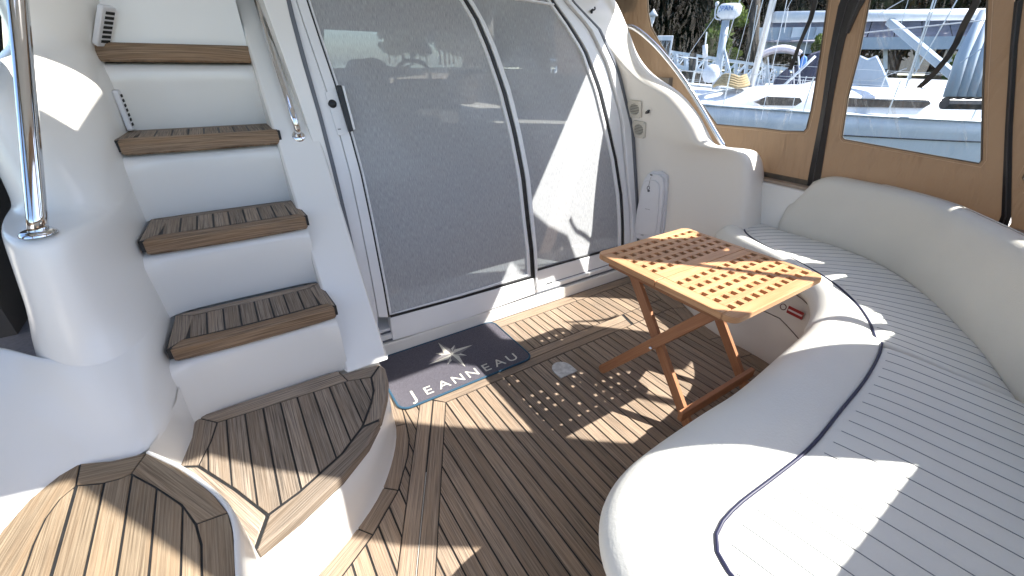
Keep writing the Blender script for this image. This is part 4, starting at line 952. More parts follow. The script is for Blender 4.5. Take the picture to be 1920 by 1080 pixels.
# backrest
bk = empty('backrest', (2.6, .5, .46)); bk.parent = sofa; bk.matrix_parent_inverse = pw(sofa).inverted()
Bp = [(2.555, 1.075), (2.562, 1.0), (2.565, .85), (2.55, .70), (2.50, .57), (2.42, .46), (2.33, .375), (2.23, .29), (2.13, .215), (1.96, .10), (1.80, .01), (1.62, -.08), (1.40, -.17), (1.1, -.27), (.8, -.34), (.4, -.38)]
n = 70; C_ = resample(smoothpath([(x, y, 0) for x, y in Bp], 6), n); rows = []
for i in range(n):
    tt = (C_[min(i + 1, n - 1)] - C_[max(i - 1, 0)]).normalized(); o = Vector((-tt.y, tt.x, 0))
    if o.dot(Vector((1, .0, 0))) < 0 and i < 30: o = -o
    o = Vector((-tt.y, tt.x, 0)); 
    if o.dot(C_[i] - Vector((1.2, 1.2, 0))) < 0: o = -o
    s = min(1, i / 4); hs = .55 + .45 * math.sqrt(1 - (1 - s) ** 2)
    zt = .455 + .345 * hs; lean = .018
    row = []
    for (d, f) in ((.0, 0.), (-.006, .04), (-.012, .18), (-.012, .4), (-.004, .62), (.008, .82), (.022, .93), (.045, .985), (.070, 1.0), (.095, .985), (.108, .9), (.108, .4), (.108, 0.)):
        p = C_[i] + o * (d * (1 if i > 1 else .9)); z = .455 + (zt - .455) * f
        row.append(Vector((p.x, p.y + (0 if s >= 1 else -(1 - s) * .02 * f), z + .002 * noise.noise(p * 5))))
    rows.append(row)
c0 = sum(rows[0], Vector()) / len(rows[0]); 
rows = [[c0 + (p - c0) * .02 + Vector((0, .030, 0)) for p in rows[0]], [c0 + (p - c0) * .75 + Vector((0, .026, 0)) for p in rows[0]], [c0 + (p - c0) * .93 + Vector((0, .014, 0)) for p in rows[0]]] + rows
grid(rows, 'cushion', VINYL2, bk, smooth=True, sub=1)
rr = [r[3] + Vector((0, 0, 0)) for r in rows]

MB().tube([r[9] for r in rows[3:]], .0025, 6).build('welt', VINYL2, bk, smooth=True)

# ------------------------------------------------------------------ folding table
tb = empty('folding_table', (1.47, .85, 0), 'square folding teak table with grid top on crossed legs', 'table')
TX0, TX1, TY0, TY1, TZt = 1.184, 1.766, .538, 1.158, .61; th = .023; SMY = .851
HX = [1.249 + .0478 * k for k in range(11)]; HN = [.598 + .0495 * k for k in range(5)]; HF = [.913 + .0488 * k for k in range(5)]; hs = .0125
def cr(x0, y0, x1, y1, r, cs):
    pts = []
    for (cx, cy, a0, on) in ((x1 - r, y1 - r, 0, cs[0]), (x0 + r, y1 - r, 90, cs[1]), (x0 + r, y0 + r, 180, cs[2]), (x1 - r, y0 + r, 270, cs[3])):
        if on: pts += [(cx + r * math.cos(math.radians(a0 + 15 * k)), cy + r * math.sin(math.radians(a0 + 15 * k))) for k in range(7)]
        else: pts.append((x1 if a0 in (0, 270) else x0, y1 if a0 in (0, 90) else y0))
    return pts
for (ya, yb, HY, cs) in ((TY0, SMY - .0012, HN, (0, 0, 1, 1)), (SMY + .0012, TY1, HF, (1, 1, 0, 0))):
    lf = empty('table_leaf', (1.47, (ya + yb) / 2, TZt)); lf.parent = tb; lf.matrix_parent_inverse = pw(tb).inverted()
    g = .0006
    fx0, fx1 = HX[0] - hs, HX[-1] + hs; fy0, fy1 = HY[0] - hs, HY[-1] + hs
    # frame boards (rounded corners on the outer side)
    if cs[2]:   # near leaf: outer board at ya
        slab(inset(cr(TX0, ya, TX1, fy0, .035, (0, 0, 1, 1)), g), TZt - th, TZt, 'frame_board', TABLE, lf, (1, 0), bev=.0025)
        slab(inset([(TX0, fy0), (fx0, fy0), (fx0, yb), (TX0, yb)], g), TZt - th, TZt, 'frame_board', TABLE, lf, (0, 1), bev=.0018)
        slab(inset([(fx1, fy0), (TX1, fy0), (TX1, yb), (fx1, yb)], g), TZt - th, TZt, 'frame_board', TABLE, lf, (0, 1), bev=.0018)
        slab(inset([(fx0, fy1), (fx1, fy1), (fx1, yb), (fx0, yb)], g), TZt - th, TZt, 'frame_board', TABLE, lf, (1, 0), bev=.0008)
    else:
        slab(inset(cr(TX0, fy1, TX1, yb, .035, (1, 1, 0, 0)), g), TZt - th, TZt, 'frame_board', TABLE, lf, (1, 0), bev=.0025)
        slab(inset([(TX0, ya), (fx0, ya), (fx0, fy1), (TX0, fy1)], g), TZt - th, TZt, 'frame_board', TABLE, lf, (0, 1), bev=.0018)
        slab(inset([(fx1, ya), (TX1, ya), (TX1, fy1), (fx1, fy1)], g), TZt - th, TZt, 'frame_board', TABLE, lf, (0, 1), bev=.0018)
        slab(inset([(fx0, ya), (fx1, ya), (fx1, fy0), (fx0, fy0)], g), TZt - th, TZt, 'frame_board', TABLE, lf, (1, 0), bev=.0008)
    for k in range(4):
        slab([(fx0, HY[k] + hs), (fx1, HY[k] + hs), (fx1, HY[k + 1] - hs), (fx0, HY[k + 1] - hs)], TZt - th, TZt - .0003, 'slat', TABLE, lf, (1, 0), bev=.0008)
    for k in range(10):
        slab([(HX[k] + hs, fy0), (HX[k + 1] - hs, fy0), (HX[k + 1] - hs, fy1), (HX[k] + hs, fy1)], TZt - th + .001, TZt - .0016, 'cross_slat', TABLE, lf, (0, 1), bev=.0008)
def leg(x, y0, z0, y1, z1, n='leg'):
    a = Vector((x, y0, z0)); b = Vector((x, y1, z1)); d = (b - a).normalized(); nrm = Vector((0, -d.z, d.y)); w2 = .021
    prof = []
    for k in range(9):
        an = math.pi * k / 8; prof.append((b - d * w2 + nrm * w2 * math.cos(an) + d * w2 * math.sin(an)))
    prof = [a - nrm * w2, a + nrm * w2][::-1] + prof if False else [a + nrm * w2] + prof + [a - nrm * w2]
    m = len(prof); vs = [p + Vector((-.0095, 0, 0)) for p in prof] + [p + Vector((.0095, 0, 0)) for p in prof]
    fs = [tuple(range(m)), tuple(range(m, 2 * m))[::-1]] + [(i, (i + 1) % m, (i + 1) % m + m, i + m) for i in range(m)]
    me = mesh(vs, fs); bm = bmesh.new(); bm.from_mesh(me); bmesh.ops.recalc_face_normals(bm, faces=bm.faces); bm.to_mesh(me); bm.free()
    uvl = me.uv_layers.new(name='UVMap')
    for lp in me.loops:
        v = me.vertices[lp.vertex_index].co; uvl.data[lp.index].uv = ((v - a).dot(d), (v - a).dot(nrm) + v.x)
    return link(n, me, TABLEDK, tb, bev=.0018)
for x in (1.268, 1.668): leg(x, 1.045, TZt - th - .002, .615, .012, 'leg')
for x in (1.240, 1.698): leg(x, .625, TZt - th - .002, 1.095, .012, 'leg')
def tslab(c, d, n, gr=(1, 0), m=TABLEDK):
    x, y, z = c; return slab([(x - d[0] / 2, y - d[1] / 2), (x + d[0] / 2, y - d[1] / 2), (x + d[0] / 2, y + d[1] / 2), (x - d[0] / 2, y + d[1] / 2)], z - d[2] / 2, z + d[2] / 2, n, m, tb, gr, bev=.002)
tslab((1.468, .650, .098), (.50, .020, .044), 'stretcher'); pass
tslab((1.215, .85, TZt - th - .012), (.022, .50, .022), 'under_rail', (0, 1)); tslab((1.735, .85, TZt - th - .012), (.022, .50, .022), 'under_rail', (0, 1))
tslab((1.468, 1.045, TZt - th - .014), (.46, .03, .022), 'cross_rail'); tslab((1.468, .632, TZt - th - .014), (.50, .03, .022), 'cross_rail')
for x, s in ((1.226, -1), (1.712, 1)):
    MB().lathe([(0, .006), (.006, .005), (.008, 0)], (x, .843, .300), 12, (s, 0, 0)).build('pivot_bolt', STEEL, tb, smooth=True)

# ------------------------------------------------------------------ door mat
mm = empty('door_mat', (.69, 1.55, 0), 'navy door mat with a compass star and cream lettering', 'door mat')
MATM = mottled('navy_carpet', (.062, .058, .068), (.15, .14, .165), 700., .95, .8, 1500., spec=.1, detail=2.)
MATB = mottled('blue_binding', (.012, .05, .085), (.02, .07, .12), 300., .8)
CREAM = mottled('cream_pile', (.62, .60, .52), (.48, .46, .40), 800., .9)
MX0, MX1, MY0, MY1 = .346, 1.028, 1.352, 1.748
slab(cr(MX0, MY0, MX1, MY1, .045, (1, 1, 1, 1)), .0005, .008, 'pile', MATM, mm, bev=.002)
bp_ = cr(MX0, MY0, MX1, MY1, .045, (1, 1, 1, 1))
MB().tube([(x, y, .0055) for x, y in bp_] + [(*bp_[0], .0055)], .0055, 8).build('binding', MATB, mm, smooth=True)
F = Matrix.Translation((.700, 1.412, .0086))
LET = 'JEANNEAU'; lx = [.425, .492, .568, .640, .715, .790, .862, .936]
for ch, x in zip(LET, lx):
    big = ch == 'J'
    text(ch, 'letter', CREAM, .092 if big else .074, Matrix.Translation((x, 1.405 + (.004 if big else 0), .0083)), mm, .0004, 1.15)
# compass star: long and short rays, each split into a light and a shaded half
SC = Vector((.695, 1.590)); CREAMD = mottled('cream_pile_shaded', (.20, .19, .19), (.14, .13, .14), 800., .9)
for k in range(8):
    an = math.radians(90 + 45 * k + 6); L = .128 if k % 2 == 0 else .080; wv = .024 if k % 2 == 0 else .018
    d = Vector((math.cos(an), math.sin(an))); s_ = Vector((-d.y, d.x)); tip = SC + d * L; h = SC + d * .032
    for sg, m_ in ((1, CREAM), (-1, CREAMD)):
        a, b, c_ = SC, h + s_ * wv * sg, tip
        z = .0083 + .0004 * (k % 2 == 0)
        pp = [(a.x, a.y), (b.x, b.y), (c_.x, c_.y)]
        slab(pp, z - .0004, z + .0002, 'star_ray', m_, mm)
# drain plate
dp = empty('drain_plate', (1.10, 1.2, 0), 'small D-shaped grey metal plate set in the deck under the table', 'deck plate')
pp = [(1.046, 1.157), (1.148, 1.155)] + [(1.097 + .051 * math.cos(a), 1.205 + .055 * math.sin(a)) for a in [math.pi * k / 12 for k in range(13)]]
slab(pp, .0008, .0075, 'plate', mottled('cast_plate', (.62, .61, .58), (.42, .41, .39), 45., .55, .5, 90.), dp, bev=.002)

# ------------------------------------------------------------------ saloon seen through the mesh
sal = empty('saloon_interior', (1, 3, 0), 'dim saloon behind the mesh with windscreen, helm and seats', 'interior')
INM = mottled('cabin_lining', (.16, .14, .12), (.12, .11, .10), 3., .8); UPH = mottled('dark_upholstery', (.05, .045, .05), (.07, .065, .07), 8., .8)
IX0, IX1, IYF = -.9, 2.55, 5.2
MB().box((.85, 3.7, -.25), (3.5, 3.6, .04)).build('cabin_sole', mottled('cabin_floor', (.12, .07, .04), (.09, .05, .03), 8., .5), sal)
MB().box((IX0, 3.75, .45), (.05, 3.0, 1.6)).build('side_wall', INM, sal)
MB().box((IX1, 3.6, .45), (.05, 3.2, 1.55)).build('side_wall', INM, sal)
MB().box((.85, 3.35, 1.78), (3.5, 2.2, .04)).build('headlining', INM, sal)
MB().box((.85, IYF, .55), (3.5, .05, 1.36)).build('front_wall', INM, sal)
for a, b in (((-.9, 4.9, 1.1), (-.5, 4.2, 1.78)), ((.95, 5.2, 1.1), (.95, 4.3, 1.78)), ((2.55, 4.9, 1.1), (2.3, 4.1, 1.78)), ((2.55, 3.3, .9), (2.3, 3.2, 1.78)), ((-.9, 3.0, .9), (-.6, 3.0, 1.78))):
    MB().bar(a, b, .10, .08).build('window_pillar', INM, sal)
MB().box((.85, 4.3, 1.64), (3.4, .12, .22)).build('window_header', INM, sal)
link('windscreen', mesh([(-.9, 4.36, 1.2), (2.5, 4.36, 1.2), (2.5, 4.36, 1.56), (-.9, 4.36, 1.56)], [(0, 1, 2, 3)]), clear('tinted_screen', .5, .02, (.30, .36, .42)), sal)
# helm
DASH = mottled('dash', (.50, .50, .46), (.44, .44, .42), 5., .5)
def at2(u, v, D): return atd(u, v, D)
d0 = at2(745, 140, 4.1)
MB().box((d0.x, d0.y + .3, .52), (.9, .5, 1.1)).build('helm_console', UPH, sal, bev=.05)
dd_ = [at2(700, 108, 4.1), at2(712, 112, 4.1), at2(722, 123, 4.1), at2(768, 127, 4.1), at2(800, 140, 4.1), at2(716, 148, 4.1)]
nn_ = len(dd_); vs = dd_ + [p + Vector((0, .25, .0)) for p in dd_]
link('dashboard', mesh(vs, [tuple(range(nn_)), tuple(range(nn_, 2 * nn_))[::-1]] + [(i, (i + 1) % nn_, (i + 1) % nn_ + nn_, i + nn_) for i in range(nn_)]), DASH, sal)
for u in (727, 740, 752):
    MB().lathe([(0, .006), (.024, .006), (.028, 0)], at2(u, 134, 4.09), 18, (0, -.95, .2)).build('gauge', BLACK, sal, smooth=True)
wc_ = at2(774, 142, 3.9); ring = [wc_ + Vector((.15 * math.cos(a), -.02 * math.sin(a), .11 * math.sin(a))) for a in [k * math.pi / 12 for k in range(25)]]
MB().tube(ring, .014, 8).build('steering_wheel', BLACK, sal, smooth=True)
hs_ = at2(690, 140, 3.5); MB().box((hs_.x, hs_.y, 1.0), (.30, .14, .62)).build('helm_seat_back', UPH, sal, bev=.07, bseg=4)
MB().box((hs_.x, hs_.y - .25, .65), (.5, .5, .3)).build('helm_seat', UPH, sal, bev=.06, bseg=3)
h2 = at2(640, 150, 3.3); MB().box((h2.x, h2.y, .62), (.75, .3, 1.06)).build('seat_bench', UPH, sal, bev=.05, bseg=3)
s1, s2 = at2(735, 148, 3.2), at2(850, 150, 3.2)
MB().box(((s1.x + s2.x) / 2, (s1.y + s2.y) / 2, s1.z - .31), (s2.x - s1.x + .1, .3, .62)).build('settee_back', UPH, sal, bev=.10, bseg=4)
s3_ = at2(866, 168, 3.15); MB().box(s3_, (.12, .26, .17)).build('settee_arm', mottled('lit_tan_seat', (.75, .55, .38), (.68, .5, .34), 5., .7), sal, bev=.04, bseg=3)  # bright tan paints the light on the settee end
MB().box(at2(808, 211, 2.9), (.15, .05, .03)).build('lit_bar', mat('lit_bar_tan', (.85, .70, .55), .5), sal)  # pale bars paint small lit spots in the dim saloon
MB().box(at2(840, 219, 2.9), (.13, .04, .07)).build('lit_bar', mat('lit_bar_tan2', (.85, .72, .6), .5), sal)
MB().box((2.1, 3.6, .45), (.8, 2.6, .9)).build('galley_counter', mottled('galley', (.18, .13, .1), (.14, .1, .08), 3., .4), sal, bev=.02)
MB().box((2.05, 3.6, .92), (.9, 2.6, .03)).build('counter_top', mottled('counter', (.4, .38, .35), (.35, .33, .3), 3., .3), sal)
F = frame(atd(762, 61, 4.2), (1, 0, 0), (0, -1, 0)); text('mencinu', 'visor_lettering', mat('faded_letter', (.9, .88, .84), .7), .15, F, sal, .001, .9, -.4)

# ================================================================== MARINA
WHITE = mottled('boat_white', (.58, .61, .65), (.52, .55, .59), 1.5, .3); BOATB = mottled('pale_hull', (.34, .40, .47), (.30, .36, .43), 1.2, .3)
ALU = mat('mast_aluminium', (.62, .64, .66), .35, .6); NAVY = mottled('navy_canvas', (.035, .04, .07), (.05, .055, .09), 5., .85); BLUEC = mottled('blue_canvas', (.10, .26, .62), (.08, .2, .5), 5., .8)
SMOKE = mat('dark_portlight', (.03, .025, .03), .1); WIRE = mat('wire', (.55, .56, .58), .4, .5); STRIPE = mat('black_stripe', (.02, .025, .03), .4)
def hullmesh(L, B, F, bowrise, name, m, parent, ns=24, nz=8):
    rows = []
    for i in range(ns):
        s = i / (ns - 1); x = L * s
        hw = B / 2 * (math.sin(min(1, s * 1.35 + .0) * math.pi / 2) ** .75) * (1 - .12 * max(0, s - .6) / .4)
        dk = F + bowrise * (1 - s) ** 2; row = []
        for side in (-1, 1):
            zs = [k / (nz - 1) for k in range(nz)]
            if side == 1: zs = zs[::-1]
            for t in zs:
                z = -.25 + (dk + .25) * (1 - t if False else t); fl = t ** .35
                row.append((x + (1 - t) * .5 * (1 - s), side * hw * (.25 + .75 * fl), z))
        rows.append(row)
    return grid(rows, name, m, parent, smooth=True)
def sailboat(name, loc, rz, L, B, F, label, mastx=.42, mast=True, boomz=2.6, boomL=5., cat='sailboat', hm=WHITE, details=True, mh=13.):
    t = empty(name, loc, label, cat, rz=rz)
    def P(*a, **k): k['keepworld'] = False; return k
    hullmesh(L, B, F, .35, 'hull', hm, t, keepworld=False) if False else None
    o = hullmesh(L, B, F, .35, 'hull', hm, None); o.parent = t
    rows = []
    for i in range(24):
        s = i / 23; hw = B / 2 * (math.sin(min(1, s * 1.35) * math.pi / 2) ** .75) * (1 - .12 * max(0, s - .6) / .4); dk = F + .35 * (1 - s) ** 2
        rows.append([(L * s, -hw, dk - .01), (L * s, -hw * .5, dk + .04), (L * s, 0, dk + .06), (L * s, hw * .5, dk + .04), (L * s, hw, dk - .01)])
    grid(rows, 'deck', hm, t, smooth=True, keepworld=False)
    # toe rail
    for sd in (-1, 1):
        MB().tube([(L * i / 23, sd * B / 2 * (math.sin(min(1, i / 23 * 1.35) * math.pi / 2) ** .75) * (1 - .12 * max(0, i / 23 - .6) / .4), F + .35 * (1 - i / 23) ** 2 + .01) for i in range(24)], .022, 6).build('toe_rail', mat('toe_grey', (.25, .3, .34), .5), t, keepworld=False)
        MB().tube([(L * i / 23 + .1, sd * (.004 + B / 2 * (math.sin(min(1, i / 23 * 1.35) * math.pi / 2) ** .75) * (1 - .12 * max(0, i / 23 - .6) / .4) * .955), F - .34 + .25 * (1 - i / 23) ** 2) for i in range(24)], .012, 6).build('hull_stripe', STRIPE, t, keepworld=False)
    # coachroof
    ch = .50; x0, x1 = L * .22, L * .70; rows = []
    for i in range(16):
        s = i / 15; x = x0 + (x1 - x0) * s; h = ch * (math.sin(min(1, s * 2.2) * math.pi / 2) ** .7); hw = B * .30 * (.55 + .45 * min(1, s * 2)); z = F + .12 * (1 - s)
        rows.append([(x, -hw, z), (x, -hw * .96, z + h * .55), (x, -hw * .80, z + h * .92), (x, 0, z + h * 1.08), (x, hw * .80, z + h * .92), (x, hw * .96, z + h * .55), (x, hw, z)])
    grid(rows, 'coachroof', hm, t, smooth=True, sub=1, keepworld=False)
    if details:
        for (a, b) in ((x0 + 1.25, x0 + 2.15), (x0 + 2.75, x0 + 4.6)):
            for sd in (-1, 1):
                hw = B * .30; z = F + .30
                slabv = []
                pts = [(a + .12, z - .075), (b - .1, z - .075), (b, z), (b - .06, z + .07), (a + .25, z + .085), (a, z - .02)]
                vs = [(x, sd * (hw * .985 + .01), zz) for x, zz in pts] + [(x, sd * (hw * .90), zz) for x, zz in pts]; nn = len(pts)
                link('portlight', mesh(vs, [tuple(range(nn)), tuple(range(nn, 2 * nn))[::-1]] + [(i, (i + 1) % nn, (i + 1) % nn + nn, i + nn) for i in range(nn)]), SMOKE, t, keepworld=False)
    # stanchions and lifelines
    for sd in (-1, 1):
        pp = []
        for i in range(9):
            s = .04 + i * .115; hw = B / 2 * (math.sin(min(1, s * 1.35) * math.pi / 2) ** .75) * .97; z = F + .35 * (1 - s) ** 2
            MB().tube([(L * s, sd * hw, z), (L * s, sd * hw, z + .62)], .012, 6).build('stanchion', ALU, t, keepworld=False); pp.append((L * s, sd * hw, z + .6))
        MB().tube(pp, .005, 4).build('lifeline', WIRE, t, keepworld=False)
        MB().tube([(x, y, z - .3) for x, y, z in pp], .005, 4).build('lifeline', WIRE, t, keepworld=False)
    MB().tube([(L * .02, -.35, F + .95), (-.15, 0, F + 1.0), (L * .02, .35, F + .95)], .014, 6).build('pulpit', ALU, t, keepworld=False)
    if mast:
        mx = L * mastx; MB().tube([(mx, 0, F + .4), (mx, 0, F + mh)], .065, 10).build('mast', ALU, t, keepworld=False, smooth=True)
        for sd in (-1, 1):
            MB().tube([(mx + .15, sd * B * .46, F), (mx, sd * .02, F + mh * .95)], .006, 4).build('shroud', WIRE, t, keepworld=False)
            MB().tube([(mx - .35, sd * B * .44, F), (mx, sd * .02, F + mh * .55)], .006, 4).build('shroud', WIRE, t, keepworld=False)
        MB().tube([(-.1, 0, F + .4), (mx, 0, F + mh * .97)], .03, 6).build('furled_jib', WHITE, t, keepworld=False)
        MB().tube([(L * .98, 0, F + .3), (mx, 0, F + mh)], .006, 4).build('backstay', WIRE, t, keepworld=False)
        MB().tube([(mx + .1, 0, boomz), (mx + boomL, 0, boomz + .1)], .10, 12).build('boom', WHITE, t, keepworld=False, smooth=True)
        MB().tube([(mx + boomL, 0, boomz + .1), (mx + boomL + .12, 0, boomz + .12)], .09, 10).build('boom_end', ALU, t, keepworld=False)
    return t
# near boat: sheer line runs through measured points
Lb = 12.5; O1 = Vector((8.35, 4.69)); ud = Vector((.805, -.593)); ang = math.atan2(ud.y, ud.x)
nrm = Vector((.593, .805)); org = O1 - ud * 3.6 + nrm * 1.75
nb = sailboat('sailboat', (org.x, org.y, WZ), ang, Lb, 3.5, 1.38, 'long white sailboat with dark slit portlights filling the two vinyl windows', mastx=.345, boomz=3.18, boomL=5.3, mh=12.5)
# spars and mast bundle on the near boat
p_a, p_b = atd(1668, 40, 12.6), atd(1788, 142, 11.6)
sp = empty('spare_spar', p_a, 'pale square spar lying diagonally above the white sailboat deck', 'spar')
MB().bar(p_a, p_b, .15, .12).build('spar', BOATB, sp, bev=.02); MB().tube([p_b, p_b + (p_b - p_a).normalized() * .3], .05, 8).build('spar_fitting', ALU, sp)
q_a, q_b = atd(1815, 182, 11.2), atd(1868, 20, 11.4)
fs_ = empty('furled_sail', q_a, 'thick furled grey-white sail leaning right above the sailboat deck', 'furled sail')
for k in range(5):
    o = Vector((.13 * (k - 2), -.09 * (k - 2), 0)); MB().tube([q_a + o, (q_a + q_b) / 2 + o * 1.0 + Vector((0, 0, .02 * k)), q_b + o * .6], [.09, .085, .06], 8).build('sail_fold', BOATB, fs_, smooth=True)
MB().tube([q_a + Vector((-.3, .2, -.1)), q_a + Vector((.4, -.3, -.1))], .10, 10).build('furling_drum', BLACK, fs_)
# stays crossing the right window
stays = empty('rigging_lines', atd(1700, 150, 10.5), 'thin pale rigging lines crossing the right hand vinyl window', 'rigging')
for (a, b, r) in (((1698, 165), (1757, -20), .013), ((1706, 150), (1762, -20), .009), ((1714, 140), (1806, -20), .010), ((1650, 25), (1720, -15), .007), ((1615, 62), (1846, 38), .010), ((1640, 150), (1700, 128), .007), ((1800, 118), (1842, 90), .007), ((1685, 60), (1706, -10), .005)):
    MB().tube([atd(*a, 10.8), atd(*b, 10.8)], r, 5).build('stay', WIRE, stays)
stays2 = empty('rigging_lines', atd(1400, 60, 11), 'thin pale rigging lines crossing the left hand vinyl window', 'rigging')
for (a, b, r) in (((1293, 100), (1352, 15), .006), ((1353, 108), (1390, -10), .006), ((1397, 125), (1432, -5), .01), ((1402, 125), (1420, 10), .008), ((1468, 30), (1490, -10), .006), ((1478, 15), (1470, 62), .006), ((1376, 175), (1390, 215), .012)):
    MB().tube([atd(*a, 11.5), atd(*b, 11.5)], r, 5).build('stay', WIRE, stays2)
# anchor-bow clutter and chain line drooping in the left window
# radar boat behind
rb_o = atd(1345, 168, 13.5)
rboat = sailboat('motor_boat', (rb_o.x - 4.0, rb_o.y + 2.6, WZ), ang, 8.5, 2.8, 1.25, 'white boat carrying the radar mast behind the sailboat bow', mast=False, details=False, cat='boat')
rp = empty('radar_mast', atd(1341, 168, 12.5), 'pale radar mast with round white radome seen through the left vinyl window', 'radar mast')
A_, B_ = atd(1341, 168, 12.5), atd(1361, 38, 12.5)
MB().tube([A_, B_], .085, 12).build('post', BOATB, rp, smooth=True)
MB().tube([atd(1356, 84, 12.5), atd(1373, 155, 12.2)], .03, 8).build('brace', BOATB, rp, smooth=True)
rc = atd(1364.5, 34, 12.5)
MB().lathe([(0, -.02), (.14, -.02), (.24, .05), (.255, .12), (.25, .22), (.20, .27), (0, .28)], rc, 28).build('radome', WHITE, rp, smooth=True)
fw = (CAM - rc); fw.z = 0; fw.normalize(); left = Vector((0, 0, 1)).cross(fw)
text('JPAN', 'radome_lettering', mat('radome_blue', (.03, .13, .38), .4), .13, frame(rc + fw * .256 - left * .07 + Vector((0, 0, .165)), left, fw), rp, .004)
MB().tube(smoothpath([atd(1352, 37, 12.5), atd(1342, 34, 12.5), atd(1341, 22, 12.5), atd(1343.5, 11, 12.5)], 5), .016, 6).build('aerial_arm', WHITE, rp, smooth=True)
MB().lathe([(0, 0), (.03, .0), (.045, .05), (.035, .08), (0, .09)], atd(1343.5, 11.5, 12.5), 12).build('aerial', WHITE, rp, smooth=True)
an = empty('whip_aerial', atd(1322, 108, 13), 'short white aerial post left of the radar mast', 'aerial')
MB().tube([atd(1322, 108, 13), atd(1322, 84, 13)], .06, 10).build('base', WHITE, an, smooth=True); MB().tube([atd(1322.3, 84, 13), atd(1325, 60, 13)], .018, 6).build('whip', WHITE, an)
# liferaft drum, outboard, winch
dr = empty('fender_drum', atd(1328, 142, 12), 'round white fender ball hanging below the gangway', 'fender')
MB().lathe([(0, -.2), (.12, -.17), (.19, -.05), (.19, .06), (.12, .17), (0, .2)], atd(1333, 138, 12), 16).build('ball', WHITE, dr, smooth=True)
cl = empty('rope_coil', atd(1372, 163, 11), 'tan coiled rope and cover on the sailboat foredeck', 'rope')
for k in range(5):
    c0_ = atd(1370, 163 + k * .8, 11); MB().tube([c0_ + Vector((.33 * math.cos(a) * (1 - .08 * k), .33 * math.sin(a) * (1 - .08 * k), .05 * k + .06 * abs(math.sin(a * 1.5)))) for a in [j * math.pi / 10 for j in range(21)]], .035, 6).build('coil', mottled('rope', (.34, .26, .14), (.25, .19, .1), 40., .9), cl, smooth=True)
# canopy boat with pinkish bimini and navy canvas
bo = atd(1465, 150, 15.5)
bb = sailboat('cruiser', (bo.x - 3.2, bo.y + 2.2, WZ), ang, 7.5, 2.8, 1.3, 'white cruiser with pale bimini and navy spray hood behind the sailboat', mast=False, details=False, cat='boat')
def arcsheet(name, m, parent, A, B, depth, sag, th=.03, n=12):
    A, B = Vector(A), Vector(B); d = (B - A); back = Vector((-d.y, d.x, 0)).normalized() * depth
    if back.dot(A - CAM) < 0: back = -back
    rows = [[A + d * (i / n) + Vector((0, 0, sag * math.sin(math.pi * i / n))), A + d * (i / n) + back * .5 + Vector((0, 0, sag * 1.2 * math.sin(math.pi * i / n) + .05)), A + d * (i / n) + back + Vector((0, 0, sag * math.sin(math.pi * i / n)))] for i in range(n + 1)]
    o = grid(rows, name, m, parent, smooth=True); s = o.modifiers.new('s', 'SOLIDIFY'); s.thickness = th; return o
bim = empty('bimini_top', atd(1425, 108, 14), 'pale pink-white bimini top on thin posts above the cruiser', 'bimini')
arcsheet('canopy', mottled('pink_canvas', (.62, .56, .60), (.56, .5, .55), 4., .8), bim, atd(1424, 107, 14), atd(1500, 104, 14), 1.8, .12, .09)
for u, v in ((1428, 107), (1440, 107), (1486, 106), (1497, 105)): MB().tube([atd(u, v, 14), atd(u + 3, v + 58, 14)], .018, 6).build('post', ALU, bim)
def sheet(pxs, D, name, m, label, cat, th=.25, D2=None):
    P3 = [atd(u, v, D) for u, v in pxs]; c = sum(P3, Vector()) / len(P3); t = empty(name, c, label, cat)
    back = (c - CAM); back.z = 0; back.normalize(); n = len(P3)
    vs = P3 + [c + (p - c) * .82 + back * th for p in P3] + [c + (p - c) * .9 - back * .12 for p in P3]
    fs = [tuple(range(n, 2 * n)), tuple(range(2 * n, 3 * n))[::-1]] + [(i, (i + 1) % n, (i + 1) % n + n, i + n) for i in range(n)] + [(i + 2 * n, (i + 1) % n + 2 * n, (i + 1) % n, i) for i in range(n)]
    link('cover', mesh(vs, fs), m, t, smooth=False, bev=.03); return t
sheet([(1448, 166), (1452, 148), (1466, 136), (1478, 126), (1486, 150), (1482, 166)], 13.2, 'spray_hood', NAVY, 'dark navy spray hood under the pale bimini', 'spray hood', 1.2)
sheet([(1478, 162), (1488, 128), (1520, 100), (1546, 92), (1546, 156), (1510, 162)], 15, 'boat_cover', NAVY, 'large dark grey-blue boat cover left of the first black zip', 'boat cover', 2.)
sheet([(1498, 128), (1502, 108), (1508, 103), (1514, 108), (1511, 126)], 13.0, 'blue_cover', BLUEC, 'bright blue outboard cover beside the dark boat cover', 'outboard cover', .3)
wp_ = empty('whisker_pole', atd(1470, 160, 12.4), 'thin white pole rising to the right beside the dark cover', 'pole'); MB().tube([atd(1470, 160, 12.4), atd(1529, 105, 12.4)], .03, 8).build('pole', WHITE, wp_, smooth=True)
# white/blue covered boat in right window
sheet([(1588, 185), (1600, 130), (1612, 103), (1628, 110), (1645, 103), (1658, 130), (1670, 160), (1680, 185)], 14.2, 'white_boat_cover', BOATB, 'pale blue-white sloping boat cover at the left of the right vinyl window', 'boat cover', 2.2)
mc = sailboat('cruiser', (atd(1700, 170, 16).x - 5, atd(1700, 170, 16).y + 3.3, WZ), ang, 11., 3.2, 1.5, 'white cruiser moored behind the long sailboat in the right vinyl window', mast=False, details=True, cat='boat')
